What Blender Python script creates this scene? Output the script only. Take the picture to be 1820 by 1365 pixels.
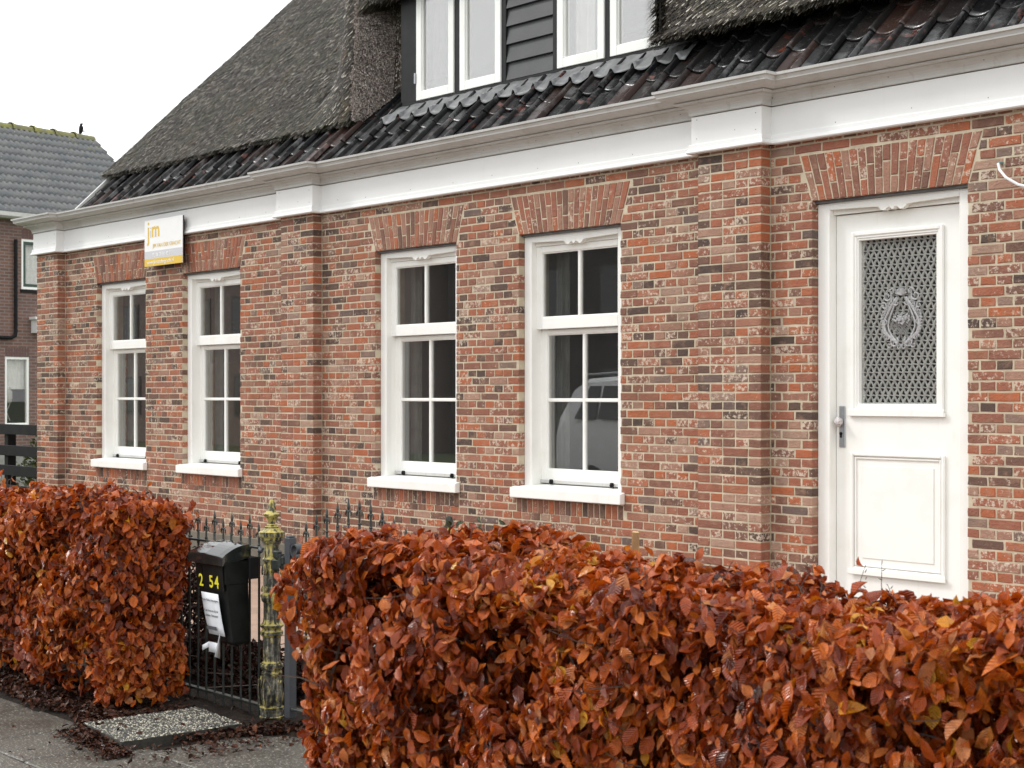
import bpy, math, random
import numpy as np
from mathutils import Vector, Matrix

random.seed(7); rng = np.random.default_rng(7)
scene = bpy.context.scene
for o in list(bpy.data.objects): bpy.data.objects.remove(o)
COL = scene.collection

# World axes: X runs along the house front (right = +), Y runs from the street to the house, Z is up.
# ------------------------------------------------------------------ camera
cam_d = bpy.data.cameras.new("camera"); cam = bpy.data.objects.new("camera", cam_d); COL.objects.link(cam)
cam.location = (0, 0, 1.65)
cam.rotation_euler = (math.radians(90), 0, math.atan2(.74753, .66415))
cam_d.sensor_width = 36; cam_d.lens = 55.0; cam_d.shift_y = 20.5/1820
cam_d.clip_start = .05; cam_d.clip_end = 1000
cam_d.dof.use_dof = True; cam_d.dof.focus_distance = 10.5; cam_d.dof.aperture_fstop = 8
scene.camera = cam

# ------------------------------------------------------------------ sky, sun, exposure (bright overcast)
SUN_EL, SUN_AZ = math.radians(44), math.radians(52)     # azimuth measured from the street side (-Y) towards -X
world = bpy.data.worlds.new("World"); scene.world = world; world.use_nodes = True
wt = world.node_tree; wt.nodes.clear()
wo = wt.nodes.new('ShaderNodeOutputWorld'); bg = wt.nodes.new('ShaderNodeBackground')
sky = wt.nodes.new('ShaderNodeTexSky'); sky.sky_type = 'NISHITA'; sky.sun_disc = False
sky.sun_elevation = SUN_EL; sky.sun_rotation = math.pi + SUN_AZ; sky.dust_density = 4
hs = wt.nodes.new('ShaderNodeHueSaturation'); hs.inputs['Saturation'].default_value = .12
mx = wt.nodes.new('ShaderNodeMix'); mx.data_type = 'RGBA'; mx.inputs[0].default_value = .85
mx.inputs[7].default_value = (16.6, 16.8, 17.0, 1)        # the cloud layer, same everywhere
wt.links.new(sky.outputs[0], hs.inputs['Color']); wt.links.new(hs.outputs[0], mx.inputs[6])
wt.links.new(mx.outputs[2], bg.inputs[0]); bg.inputs[1].default_value = .12
wt.links.new(bg.outputs[0], wo.inputs[0])
sd = bpy.data.lights.new("sun", 'SUN'); sd.energy = 1.5; sd.angle = math.radians(12); sd.color = (1, .985, .955)
sun = bpy.data.objects.new("sun", sd); COL.objects.link(sun)
dirv = Vector((-math.sin(SUN_AZ)*math.cos(SUN_EL), -math.cos(SUN_AZ)*math.cos(SUN_EL), math.sin(SUN_EL)))
sun.rotation_euler = dirv.to_track_quat('Z', 'Y').to_euler()
vs = scene.view_settings; vs.view_transform = 'Standard'; vs.look = 'None'; vs.exposure = 0; vs.gamma = 1; vs.use_curve_mapping = False
scene.render.engine = 'CYCLES'; scene.cycles.max_bounces = 8; scene.cycles.transparent_max_bounces = 12
scene.cycles.use_denoising = True

# ------------------------------------------------------------------ helpers
def root(name, loc, label, cat, group=None, kind=None):
    o = bpy.data.objects.new(name, None); COL.objects.link(o); o.location = loc; o.empty_display_size = .1
    tag(o, label, cat, group, kind); return o
def tag(o, label=None, cat=None, group=None, kind=None):
    if label: o['label'] = label
    if cat: o['category'] = cat
    if group: o['group'] = group
    if kind: o['kind'] = kind
    return o
def wm(o):
    m = o.matrix_basis if o.parent is None else o.matrix_parent_inverse @ o.matrix_basis
    return m if o.parent is None else wm(o.parent) @ m
def link(o, parent):
    COL.objects.link(o)
    if parent is not None:
        o.parent = parent; o.matrix_parent_inverse = wm(parent).inverted()
    return o
class MB:
    def __init__(s): s.v = []; s.f = []; s.a = []; s.cur = (.5, .5, .5, 1)
    def face(s, pts):
        i = len(s.v); s.v += [tuple(p) for p in pts]; s.a += [s.cur]*len(pts); s.f.append(tuple(range(i, i+len(pts)))); return s
    def grid(s, rows, closed=False):
        i = len(s.v); nr = len(rows); nc = len(rows[0])
        for r in rows:
            for p in r: s.v.append(tuple(p)); s.a.append(s.cur)
        for r in range(nr-1):
            for c in range(nc if closed else nc-1):
                d = (c+1) % nc
                s.f.append((i+r*nc+c, i+r*nc+d, i+(r+1)*nc+d, i+(r+1)*nc+c))
        return s
    def hexa(s, p):      # 8 points: bottom 4 (ccw from below order), top 4
        i = len(s.v); s.v += [tuple(q) for q in p]; s.a += [s.cur]*8
        for f in ((3,2,1,0),(4,5,6,7),(0,1,5,4),(1,2,6,5),(2,3,7,6),(3,0,4,7)): s.f.append(tuple(i+k for k in f))
        return s
    def box(s, x0, x1, y0, y1, z0, z1, bev=0.0):
        if bev <= 0:
            return s.hexa([(x0,y0,z0),(x1,y0,z0),(x1,y1,z0),(x0,y1,z0),(x0,y0,z1),(x1,y0,z1),(x1,y1,z1),(x0,y1,z1)])
        b = min(bev, .45*abs(x1-x0), .45*abs(y1-y0), .45*abs(z1-z0)); i = len(s.v); idx = {}
        for cx in (0,1):
            for cy in (0,1):
                for cz in (0,1):
                    X = (x0,x1)[cx]; Y = (y0,y1)[cy]; Z = (z0,z1)[cz]; sx = b*(1-2*cx); sy = b*(1-2*cy); sz = b*(1-2*cz)
                    idx[cx,cy,cz] = len(s.v)
                    s.v += [(X,Y+sy,Z+sz),(X+sx,Y,Z+sz),(X+sx,Y+sy,Z)]; s.a += [s.cur]*3
        g = lambda a,b_,c,k: idx[a,b_,c]+k
        for c in (0,1):
            q = [(c,0,0),(c,1,0),(c,1,1),(c,0,1)]; s.f.append(tuple(g(*p,0) for p in (q if c else q[::-1])))
            q = [(0,c,0),(0,c,1),(1,c,1),(1,c,0)]; s.f.append(tuple(g(*p,1) for p in (q if c else q[::-1])))
            q = [(0,0,c),(1,0,c),(1,1,c),(0,1,c)]; s.f.append(tuple(g(*p,2) for p in (q if c else q[::-1])))
        for a in (0,1):
            for c in (0,1):
                s.f.append((g(0,a,c,1),g(1,a,c,1),g(1,a,c,2),g(0,a,c,2)))
                s.f.append((g(a,0,c,0),g(a,1,c,0),g(a,1,c,2),g(a,0,c,2)))
                s.f.append((g(a,c,0,0),g(a,c,1,0),g(a,c,1,1),g(a,c,0,1)))
        for a in (0,1):
            for b_ in (0,1):
                for c in (0,1): s.f.append((g(a,b_,c,0),g(a,b_,c,1),g(a,b_,c,2)))
        return s
    def tube(s, pts, r, n=6, caps=True):
        pts = [Vector(p) for p in pts]; rs = r if isinstance(r, (list, tuple)) else [r]*len(pts); rows = []; up = None
        for k, p in enumerate(pts):
            t = (pts[min(k+1, len(pts)-1)] - pts[max(k-1, 0)]).normalized()
            if up is None: up = Vector((0,0,1)) if abs(t.z) < .9 else Vector((1,0,0))
            a = t.cross(up).normalized(); b = a.cross(t).normalized(); up = b
            rows.append([p + (a*math.cos(2*math.pi*j/n) + b*math.sin(2*math.pi*j/n))*rs[k] for j in range(n)])
        s.grid(rows, True)
        if caps: s.face(rows[0][::-1]); s.face(rows[-1])
        return s
    def lathe(s, prof, cx, cy, n=20, flute=None):
        rows = []
        for (z, r) in prof:
            row = []
            for j in range(n):
                a = 2*math.pi*j/n; rr = r*(flute(z, a) if flute else 1)
                row.append((cx+rr*math.cos(a), cy+rr*math.sin(a), z))
            rows.append(row)
        s.grid(rows, True); s.face(rows[0][::-1]); s.face(rows[-1]); return s
    def ball(s, c, r, n=8, m=5, sc=(1,1,1)):
        rows = []
        for i in range(m+1):
            t = math.pi*(i/m - .5); t = max(min(t, 1.5), -1.5)
            rows.append([(c[0]+sc[0]*r*math.cos(t)*math.cos(2*math.pi*j/n), c[1]+sc[1]*r*math.cos(t)*math.sin(2*math.pi*j/n), c[2]+sc[2]*r*math.sin(t)) for j in range(n)])
        s.grid(rows, True); s.face(rows[0][::-1]); s.face(rows[-1]); return s
    def profile_x(s, prof, x0, x1, cap=True):   # prof: (y,z) closed outline, extruded along X
        s.grid([[(x0,y,z) for y,z in prof], [(x1,y,z) for y,z in prof]], True)
        if cap: s.face([(x0,y,z) for y,z in prof][::-1]); s.face([(x1,y,z) for y,z in prof])
        return s
    def mesh(s, name, m, smooth=False):
        me = bpy.data.meshes.new(name); me.from_pydata(s.v, [], s.f); me.materials.append(m)
        at = me.attributes.new('rnd', 'FLOAT_COLOR', 'POINT'); at.data.foreach_set('color', np.array(s.a, 'f').ravel())
        bm_fix(me)
        if smooth: me.polygons.foreach_set('use_smooth', [True]*len(me.polygons))
        me.update(); return me
    def build(s, name, m, parent=None, smooth=False, bevel=0, **kw):
        o = bpy.data.objects.new(name, s.mesh(name, m, smooth)); link(o, parent)
        if smooth: 
            try: o.data.set_sharp_from_angle(angle=math.radians(40))
            except Exception: pass
        if bevel:
            b = o.modifiers.new('bevel', 'BEVEL'); b.width = bevel; b.segments = 2; b.limit_method = 'ANGLE'
        return tag(o, **kw)
import bmesh
def bm_fix(me):
    bm = bmesh.new(); bm.from_mesh(me); bmesh.ops.recalc_face_normals(bm, faces=bm.faces); bm.to_mesh(me); bm.free()
def np_obj(name, V, F, m, parent=None, rnd=None, uv=None, smooth=False, **kw):
    """V (n,3); F (k,3|4) all faces of one size."""
    me = bpy.data.meshes.new(name); n = F.shape[1]
    me.vertices.add(len(V)); me.vertices.foreach_set('co', V.astype('f').ravel())
    me.loops.add(F.size); me.loops.foreach_set('vertex_index', F.astype('i').ravel())
    me.polygons.add(len(F)); me.polygons.foreach_set('loop_start', np.arange(0, F.size, n, dtype='i'))
    me.polygons.foreach_set('loop_total', np.full(len(F), n, 'i'))
    if smooth: me.polygons.foreach_set('use_smooth', np.ones(len(F), bool))
    me.update(calc_edges=True)
    if rnd is not None:
        at = me.attributes.new('rnd', 'FLOAT_COLOR', 'POINT'); at.data.foreach_set('color', rnd.astype('f').ravel())
    if uv is not None:
        l = me.uv_layers.new(name='UVMap'); l.data.foreach_set('uv', uv[F.ravel()].astype('f').ravel())
    me.materials.append(m)
    o = bpy.data.objects.new(name, me); link(o, parent); return tag(o, **kw)
def inst(name, me, loc, parent, rot=None, color=None, scale=None):
    o = bpy.data.objects.new(name, me); o.location = loc
    if rot is not None: o.rotation_euler = rot
    if scale is not None: o.scale = scale
    if color is not None: o.color = color
    return link(o, parent)

# ------------------------------------------------------------------ materials
class NT:
    def __init__(s, name):
        s.m = bpy.data.materials.new(name); s.m.use_nodes = True; s.t = s.m.node_tree; s.t.nodes.clear()
        s.out = s.n('ShaderNodeOutputMaterial')
    def n(s, k, **kw):
        nd = s.t.nodes.new(k)
        for a, b in kw.items(): setattr(nd, a, b)
        return nd
    def l(s, a, b): s.t.links.new(a, b)
    def put(s, sock, v):
        if hasattr(v, 'is_output') or isinstance(v, bpy.types.NodeSocket): s.l(v, sock)
        elif v is not None:
            if sock.type == 'RGBA' and len(v) == 3: v = (*v, 1)
            sock.default_value = v
    def coord(s, kind='Object'): return s.n('ShaderNodeTexCoord').outputs[kind]
    def pos(s): return s.n('ShaderNodeNewGeometry').outputs['Position']
    def mapp(s, v, scale=(1,1,1), rot=(0,0,0), loc=(0,0,0)):
        m = s.n('ShaderNodeMapping'); s.l(v, m.inputs[0]); m.inputs['Scale'].default_value = scale; m.inputs['Rotation'].default_value = rot; m.inputs['Location'].default_value = loc
        return m.outputs[0]
    def noise(s, v, scale, detail=4, rough=.6, dist=0):
        t = s.n('ShaderNodeTexNoise'); s.l(v, t.inputs['Vector']); t.inputs['Scale'].default_value = scale
        t.inputs['Detail'].default_value = detail; t.inputs['Roughness'].default_value = rough; t.inputs['Distortion'].default_value = dist
        return t.outputs['Fac']
    def ramp(s, f, stops, interp='LINEAR'):
        r = s.n('ShaderNodeValToRGB'); s.l(f, r.inputs[0]); e = r.color_ramp.elements; r.color_ramp.interpolation = interp
        while len(e) < len(stops): e.new(.5)
        for k, (p, c) in enumerate(stops):
            e[k].position = p; e[k].color = (*c, 1) if len(c) == 3 else c
        return r.outputs[0]
    def gr(s, f, a, b): return s.ramp(f, [(a, (0,0,0)), (b, (1,1,1))])
    def mix(s, f, a, b, mode='MIX'):
        m = s.n('ShaderNodeMix', data_type='RGBA', blend_type=mode); s.put(m.inputs[0], f); s.put(m.inputs[6], a); s.put(m.inputs[7], b); return m.outputs[2]
    def math(s, op, a, b=None, c=None):
        m = s.n('ShaderNodeMath', operation=op)
        for k, v in enumerate((a, b, c)):
            if v is not None: s.put(m.inputs[k], v)
        return m.outputs[0]
    def bump(s, h, st=.4, dist=.01):
        b = s.n('ShaderNodeBump'); s.l(h, b.inputs['Height']); b.inputs['Strength'].default_value = st; b.inputs['Distance'].default_value = dist; return b.outputs[0]
    def bsdf(s, col, rough=.5, normal=None, metal=0, spec=None, **kw):
        p = s.n('ShaderNodeBsdfPrincipled'); s.put(p.inputs['Base Color'], col); s.put(p.inputs['Roughness'], rough); s.put(p.inputs['Metallic'], metal)
        if spec is not None: s.put(p.inputs['Specular IOR Level'], spec)
        if normal is not None: s.l(normal, p.inputs['Normal'])
        for k, v in kw.items(): s.put(p.inputs[k.replace('_', ' ')], v)
        s.l(p.outputs[0], s.out.inputs[0]); return s.m
    def rnd(s, src):
        if src == 'obj': o = s.n('ShaderNodeObjectInfo').outputs['Color']
        else: o = s.n('ShaderNodeAttribute', attribute_name='rnd').outputs['Color']
        x = s.n('ShaderNodeSeparateColor'); s.l(o, x.inputs[0]); return x.outputs
def simple(name, c1, c2=None, sc=8, rough=.5, bump=0, bsc=60, metal=0, bd=.003, lo=.35, hi=.7, **kw):
    t = NT(name); p = t.pos(); col = c1
    if c2: col = t.mix(t.gr(t.noise(p, sc), lo, hi), c1, c2)
    nm = t.bump(t.noise(p, bsc), bump, bd) if bump else None
    return t.bsdf(col, rough, nm, metal, **kw)
def brick_mat(name, src):
    t = NT(name); r = t.rnd(src); p = t.pos()
    off = t.n('ShaderNodeVectorMath', operation='ADD'); t.l(p, off.inputs[0])
    cx = t.n('ShaderNodeCombineXYZ'); t.l(t.math('MULTIPLY', r[0], 7.), cx.inputs[0]); t.l(t.math('MULTIPLY', r[1], 9.), cx.inputs[2]); t.l(cx.outputs[0], off.inputs[1]); q = off.outputs[0]
    base = t.ramp(r[0], [(0, (.065,.048,.042)), (.07, (.110,.072,.057)), (.20, (.20,.100,.072)), (.40, (.28,.112,.075)), (.58, (.35,.125,.075)), (.72, (.43,.125,.052)), (.84, (.33,.165,.115)), (.95, (.42,.27,.20)), (1, (.10,.078,.074))])
    n1 = t.noise(q, 26, 5, .65); base = t.mix(t.gr(n1, .36, .70), base, t.mix(.38, base, (.13,.075,.055)))
    n2 = t.noise(q, 13, 3, .6); base = t.mix(t.math('MULTIPLY', t.gr(n2, .52, .74), .50), base, (.42,.24,.16))
    # lime and paint left from the bricks' earlier use
    n3 = t.noise(q, 42, 5, .66); thr = t.math('ADD', n3, t.math('MULTIPLY', t.math('SUBTRACT', r[1], .52), .24))
    base = t.mix(t.math('MULTIPLY', t.gr(thr, .60, .68), .85), base, (.60,.49,.39))
    n4 = t.noise(q, 60, 3, .7); base = t.mix(t.gr(n4, .60, .82), base, (.06,.04,.03))
    # damp, green algae near the sills and the ground
    n5 = t.noise(p, 2.2, 4, .6); base = t.mix(t.math('MULTIPLY', t.gr(n5, .56, .78), .45), base, (.09,.075,.045))
    h = t.math('ADD', t.math('MULTIPLY', n1, .7), n4)
    return t.bsdf(base, .78, t.bump(h, .95, .008), spec=.25)
def leaf_mat(name, src, ramp=None, trans=.20, spec=.55):
    t = NT(name); r = t.rnd(src); p = t.pos(); uv = t.n('ShaderNodeUVMap').outputs[0]
    sx = t.n('ShaderNodeSeparateXYZ'); t.l(uv, sx.inputs[0])
    au = t.math('ABSOLUTE', t.math('SUBTRACT', sx.outputs[0], .5))
    vein = t.math('SINE', t.math('MULTIPLY', t.math('SUBTRACT', sx.outputs[1], t.math('MULTIPLY', au, .55)), 52.))
    mid = t.gr(au, 0, .05)
    c = t.ramp(r[0], ramp or [(0, (.022,.004,.002)), (.18, (.12,.015,.003)), (.36, (.28,.040,.005)), (.56, (.48,.083,.006)), (.76, (.66,.155,.012)), (.88, (.52,.19,.07)), (.965, (.68,.22,.008)), (1, (.70,.33,.02))])
    c = t.mix(t.gr(t.noise(p, 45, 3), .42, .75), c, t.mix(.5, c, (.08,.012,.004)))
    c = t.mix(t.math('MULTIPLY', t.math('SUBTRACT', 1., mid), .25), c, (.40,.13,.03))
    nm = t.bump(t.math('ADD', t.math('MULTIPLY', vein, .5), t.noise(p, 120, 2)), .8, .0026)
    pr = t.n('ShaderNodeBsdfPrincipled'); t.l(c, pr.inputs['Base Color']); t.l(nm, pr.inputs['Normal'])
    t.l(t.ramp(r[1], [(0, (.06,)*3), (.6, (.17,)*3), (1, (.38,)*3)]), pr.inputs['Roughness']); pr.inputs['Specular IOR Level'].default_value = spec
    tr = t.n('ShaderNodeBsdfTranslucent'); t.l(t.mix(1., c, (1.0,.75,.5), 'MULTIPLY'), tr.inputs[0])
    ms = t.n('ShaderNodeMixShader'); ms.inputs[0].default_value = trans; t.l(pr.outputs[0], ms.inputs[1]); t.l(tr.outputs[0], ms.inputs[2]); t.l(ms.outputs[0], t.out.inputs[0])
    return t.m
def pantile_mat(name, src):
    t = NT(name); r = t.rnd(src); p = t.pos()
    c = t.ramp(r[0], [(0, (.006,.006,.007)), (.6, (.011,.011,.011)), (.85, (.020,.016,.015)), (1, (.035,.02,.016))])
    n = t.noise(p, 9, 5, .65); th = t.math('ADD', n, t.math('MULTIPLY', t.math('SUBTRACT', r[1], .5), .30))
    c = t.mix(t.math('MULTIPLY', t.gr(th, .68, .77), .75), c, (.13,.032,.018))
    n2 = t.noise(p, 22, 4, .6); c = t.mix(t.math('MULTIPLY', t.gr(n2, .62, .72), .5), c, (.07,.07,.068))
    rg = t.ramp(n2, [(.35, (.12,)*3), (.7, (.32,)*3)])
    return t.bsdf(c, rg, t.bump(t.noise(p, 40, 4), .35, .005), spec=t.ramp(t.noise(p, 4.5, 3), [(.5, (.10,)*3), (.68, (.75,)*3)]))
def thatch_mat(name):
    t = NT(name); r = t.rnd('at'); p = t.pos()
    c = t.ramp(r[0], [(0, (.012,.0105,.009)), (.40, (.042,.035,.028)), (.65, (.095,.080,.062)), (.85, (.18,.155,.12)), (1, (.55,.50,.43))])
    n = t.noise(p, 1.6, 4, .6); c = t.mix(t.math('MULTIPLY', t.gr(n, .45, .72), .45), c, (.060,.065,.032))
    n2 = t.noise(p, 3.5, 3, .6); c = t.mix(t.math('MULTIPLY', t.gr(n2, .58, .75), .4), c, (.17,.105,.055))
    return t.bsdf(c, .6, t.bump(t.noise(p, 70, 3), .5, .01), spec=.2)
def glass_mat(name, tint=.92, f0=.08, dirt=.01):
    """thin glass: Schlick reflection that is the same from both sides, the rest passes straight through"""
    t = NT(name); tr = t.n('ShaderNodeBsdfTransparent'); tr.inputs[0].default_value = (tint, tint, tint*.98, 1)
    g = t.n('ShaderNodeBsdfGlossy'); g.inputs['Roughness'].default_value = .004; g.inputs[0].default_value = (1,1,1,1)
    ge = t.n('ShaderNodeNewGeometry'); dt = t.n('ShaderNodeVectorMath', operation='DOT_PRODUCT'); t.l(ge.outputs['Normal'], dt.inputs[0]); t.l(ge.outputs['Incoming'], dt.inputs[1])
    k = t.math('POWER', t.math('SUBTRACT', 1., t.math('ABSOLUTE', dt.outputs['Value'])), 5.); fr = t.math('ADD', f0, t.math('MULTIPLY', k, 1-f0))
    ms = t.n('ShaderNodeMixShader'); t.l(fr, ms.inputs[0]); t.l(tr.outputs[0], ms.inputs[1]); t.l(g.outputs[0], ms.inputs[2])
    df = t.n('ShaderNodeBsdfDiffuse'); df.inputs[0].default_value = (.6,.6,.58,1); p = t.pos()
    sp = t.gr(t.noise(p, 160, 2, .5), .70, .74); f = t.math('ADD', t.math('MULTIPLY', sp, .30), dirt)
    m2 = t.n('ShaderNodeMixShader'); t.l(f, m2.inputs[0]); t.l(ms.outputs[0], m2.inputs[1]); t.l(df.outputs[0], m2.inputs[2]); t.l(m2.outputs[0], t.out.inputs[0])
    return t.m
M = {}
M['brick'] = brick_mat('reclaimed_brick', 'obj'); M['bricks'] = brick_mat('reclaimed_brick_joined', 'at')
M['mortar'] = simple('mortar', (.58,.50,.37), (.42,.35,.25), 9, .9, .5, 150, bd=.003)
M['plinth'] = simple('cement_plinth', (.17,.15,.12), (.11,.10,.075), 4, .9, .4, 60)
def paint(name, c, d, k1=.35, k2=.25):
    t = NT(name); p = t.pos(); n = t.noise(p, 3.2, 5, .6); k = t.noise(t.mapp(p, (1,1,.12)), 14, 3)
    col = t.mix(t.math('MULTIPLY', t.gr(n, .5, .75), k1), c, d); col = t.mix(t.math('MULTIPLY', t.gr(k, .60, .74), k2), col, d)
    return t.bsdf(col, .42, t.bump(t.noise(p, 90, 2), .06, .002), spec=.3)
M['paint'] = paint('cream_white_paint', (.87,.87,.835), (.69,.67,.59))
M['zinc'] = paint('painted_gutter_white', (.53,.525,.505), (.33,.30,.25), .45, .5)
M['frieze'] = paint('frieze_white', (.80,.80,.79), (.70,.70,.68))
M['black'] = simple('black_stain', (.010,.010,.011), (.018,.017,.017), 6, .6, .2, 90, spec=.12)
M['siding'] = simple('dark_grey_boards', (.045,.046,.047), (.032,.033,.034), 5, .5, .25, 80)
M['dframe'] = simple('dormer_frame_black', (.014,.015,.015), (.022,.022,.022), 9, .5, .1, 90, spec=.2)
M['lead'] = simple('lead_sheet', (.17,.172,.175), (.085,.087,.09), 9, .5, .5, 22, bd=.01, metal=.2)
M['glass'] = glass_mat('window_glass', .90, .135, .012); M['glass2'] = glass_mat('dormer_glass', .88, .20, .012); M['glass3'] = glass_mat('neighbour_glass', .92, .04, .01)
M['tile'] = pantile_mat('glazed_pantile', 'obj'); M['tiles'] = pantile_mat('glazed_pantile_joined', 'at')
M['thatch'] = thatch_mat('water_reed_thatch')
M['cutreed'] = (lambda t: t.bsdf(t.ramp(t.rnd('at')[0], [(0,(.06,.048,.042)),(.3,(.28,.235,.21)),(.6,(.58,.50,.45)),(1,(.85,.77,.70))]), .7, spec=.2))(NT('lit_cut_reed_ends'))  # cut ends' own pale tone, lightened further to stand for light on the cheek
M['iron'] = simple('dark_green_iron', (.016,.020,.018), (.035,.042,.036), 30, .38, .3, 120, metal=.0)
M['steel'] = simple('painted_steel_grey', (.055,.060,.068), (.040,.044,.048), 12, .42, .2, 80)
M['lidp'] = simple('wet_black_lid', (.012,.014,.013), None, 1, .10, .05, 120, spec=.9)
M['plastic'] = simple('black_plastic', (.004,.005,.0045), (.009,.010,.009), 14, .35, .15, 200, spec=.2)
M['paper'] = simple('white_paper', (.80,.81,.84), (.70,.71,.74), 12, .7)
M['yellow'] = simple('yellow_vinyl', (.75,.66,.03), None, 1, .5)
M['ink'] = simple('black_ink', (.03,.03,.03), None, 1, .6); M['inkgrey'] = simple('grey_ink', (.09,.09,.10), None, 1, .6)
M['room'] = simple('dim_room_plaster', (.30,.31,.32), (.24,.25,.26), 2, .9)
M['curtain'] = simple('white_curtain', (.75,.75,.74), (.62,.62,.62), 9, .8)
M['stuffleaf'] = leaf_mat('beech_leaf_joined', 'at'); M['leaf'] = leaf_mat('beech_leaf', 'obj')
M['dimcurtain'] = simple('grey_curtain', (.16,.16,.16), (.10,.10,.10), 9, .8)
M['jambrefl'] = simple('jamb_reflection_strip', (.26,.27,.26), (.18,.185,.18), 9, .8); M['pine'] = simple('pine_wood', (.60,.36,.17), (.48,.27,.12), 9, .6)
M['twig'] = simple('twig_bark', (.09,.06,.045), (.045,.028,.02), 30, .6, .2, 90)
# ------------------------------------------------------------------ the ground
def ground_mat():
    t = NT('wet_concrete_paving'); p = t.pos()
    n = t.noise(p, 2.5, 6, .65); c = t.mix(n, (.036,.030,.023), (.105,.094,.076))
    sp = t.noise(p, 95, 3, .6); c = t.mix(t.gr(sp, .57, .66), c, (.42,.39,.33)); c = t.mix(t.gr(t.noise(p, 75, 2), .56, .66), c, (.03,.026,.022))
    c = t.mix(t.math('MULTIPLY', t.gr(t.noise(p, 5, 5, .7), .60, .72), .6), c, (.09,.10,.03))
    return t.bsdf(c, t.ramp(n, [(.3, (.35,)*3), (.7, (.6,)*3)]), t.bump(sp, .4, .003))
M['pave'] = ground_mat()
M['soil'] = simple('dark_soil', (.010,.007,.005), (.026,.017,.011), 18, .9, .9, 50, bd=.02, spec=.2)
M['asphalt'] = simple('asphalt', (.05,.05,.05), (.035,.035,.035), 3, .8, .4, 200)
M['path'] = simple('sandy_path', (.40,.27,.20), (.30,.20,.145), 5, .7, .3, 220)
M['grass'] = simple('rough_grass', (.05,.075,.02), (.09,.11,.04), 3, .9, .5, 40)
M['kerb'] = simple('kerb_concrete', (.24,.235,.22), (.16,.155,.14), 5, .8, .3, 90)
def sheet(name, x0, x1, y0, y1, z, m):
    return MB().face([(x0,y0,z),(x1,y0,z),(x1,y1,z),(x0,y1,z)]).build(name, m, kind='structure')
sheet('ground', -300, 300, -300, 300, -.14, M['grass'])
MB().box(-80, 40, -6.6, .1, -.3, -.11).build('road', M['asphalt'], kind='structure')
MB().box(-80, 40, .1, .22, -.3, .0, .012).build('kerb', M['kerb'], kind='structure')
pavement = MB().box(-40, 20, .22, 3.55, -.3, -.012).build('pavement', M['soil'], kind='structure')
slabs = []
for i in range(40):                      # concrete paving slabs of 60 by 60
    for j in range(6):
        x0 = -13 + i*.5 + (.25 if j % 2 else 0); y0 = .24 + j*.56
        slabs.append((x0, y0))
slabs.sort(key=lambda q: math.hypot(q[0]+6.5, q[1]-3.2))
slabm = []
for k in range(4):
    mb = MB(); mb.box(.004, .496, .004, .556, -.05, 0, .006); slabm.append(mb.mesh('paving_slab', M['pave']))
for k, (x0, y0) in enumerate(slabs[:120]):
    inst('paving_slab', slabm[k % 4], (x0, y0, random.uniform(-.003, .003)), pavement, rot=(random.uniform(-.004,.004), random.uniform(-.004,.004), 0))
mb = MB()
for x0, y0 in slabs[120:]: mb.box(x0+.004, x0+.496, y0+.004, y0+.556, -.05, 0, .006)
mb.build('paving_slabs', M['pave'], pavement, kind='stuff')
MB().box(-6.52, -4.6, 3.551, 4.42, -.3, .003, .004).build('gateway_paving', M['pave'], kind='structure')
MB().box(-16, 3, 3.552, 5.45, -.3, -.005).build('planting_bed', M['soil'], kind='structure')
MB().box(-17.6, 3, 5.452, 8.24, -.3, .0).build('front_path', M['path'], kind='structure')

# ------------------------------------------------------------------ the house
house = root('thatched_house', (-11, 8.3, 0), 'long brick house with steep thatched roof and four tall white windows', 'house')
XL, XR = -17.70, -3.0; W = 8.25
OPEN = [(-16.36,-15.24), (-14.45,-13.33), (-11.10,-9.98), (-9.205,-8.085)]; DOOR = (-6.335,-5.185)
ZT, ZS = 2.92, .84
PIL = [(-17.70,-17.15), (-12.45,-11.915), (-7.24,-6.68)]
wall = MB(); wn = W + .0045; allo = sorted(OPEN + [DOOR])
xs = XL + .004
for a, b in allo:
    wall.box(xs, a-.004, wn, W+.33, 0, ZT); xs = b+.004
wall.box(xs, XR, wn, W+.33, 0, ZT)
wall.box(XL+.004, XR, wn, W+.33, ZT+.0005, 3.45)
for a, b in OPEN: wall.box(a-.0035, b+.0035, wn+.0005, W+.33, 0, ZS)
wall = wall.build('wall', M['mortar'], house)
for a, b in PIL: MB().box(a+.0045, b-.0045, W-.1+.0045, wn-.001, 0, 3.34).build('pilaster', M['mortar'], house)
mb = MB(); mb.box(XL-.01, DOOR[0], W-.014, W+.006, 0, .258, .006); mb.box(DOOR[1], XR, W-.014, W+.006, 0, .258, .006)
for a, b in PIL: mb.box(a-.012, b+.012, W-.115, W-.016, 0, .258, .006)
mb.build('plinth', M['plinth'], house)

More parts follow.
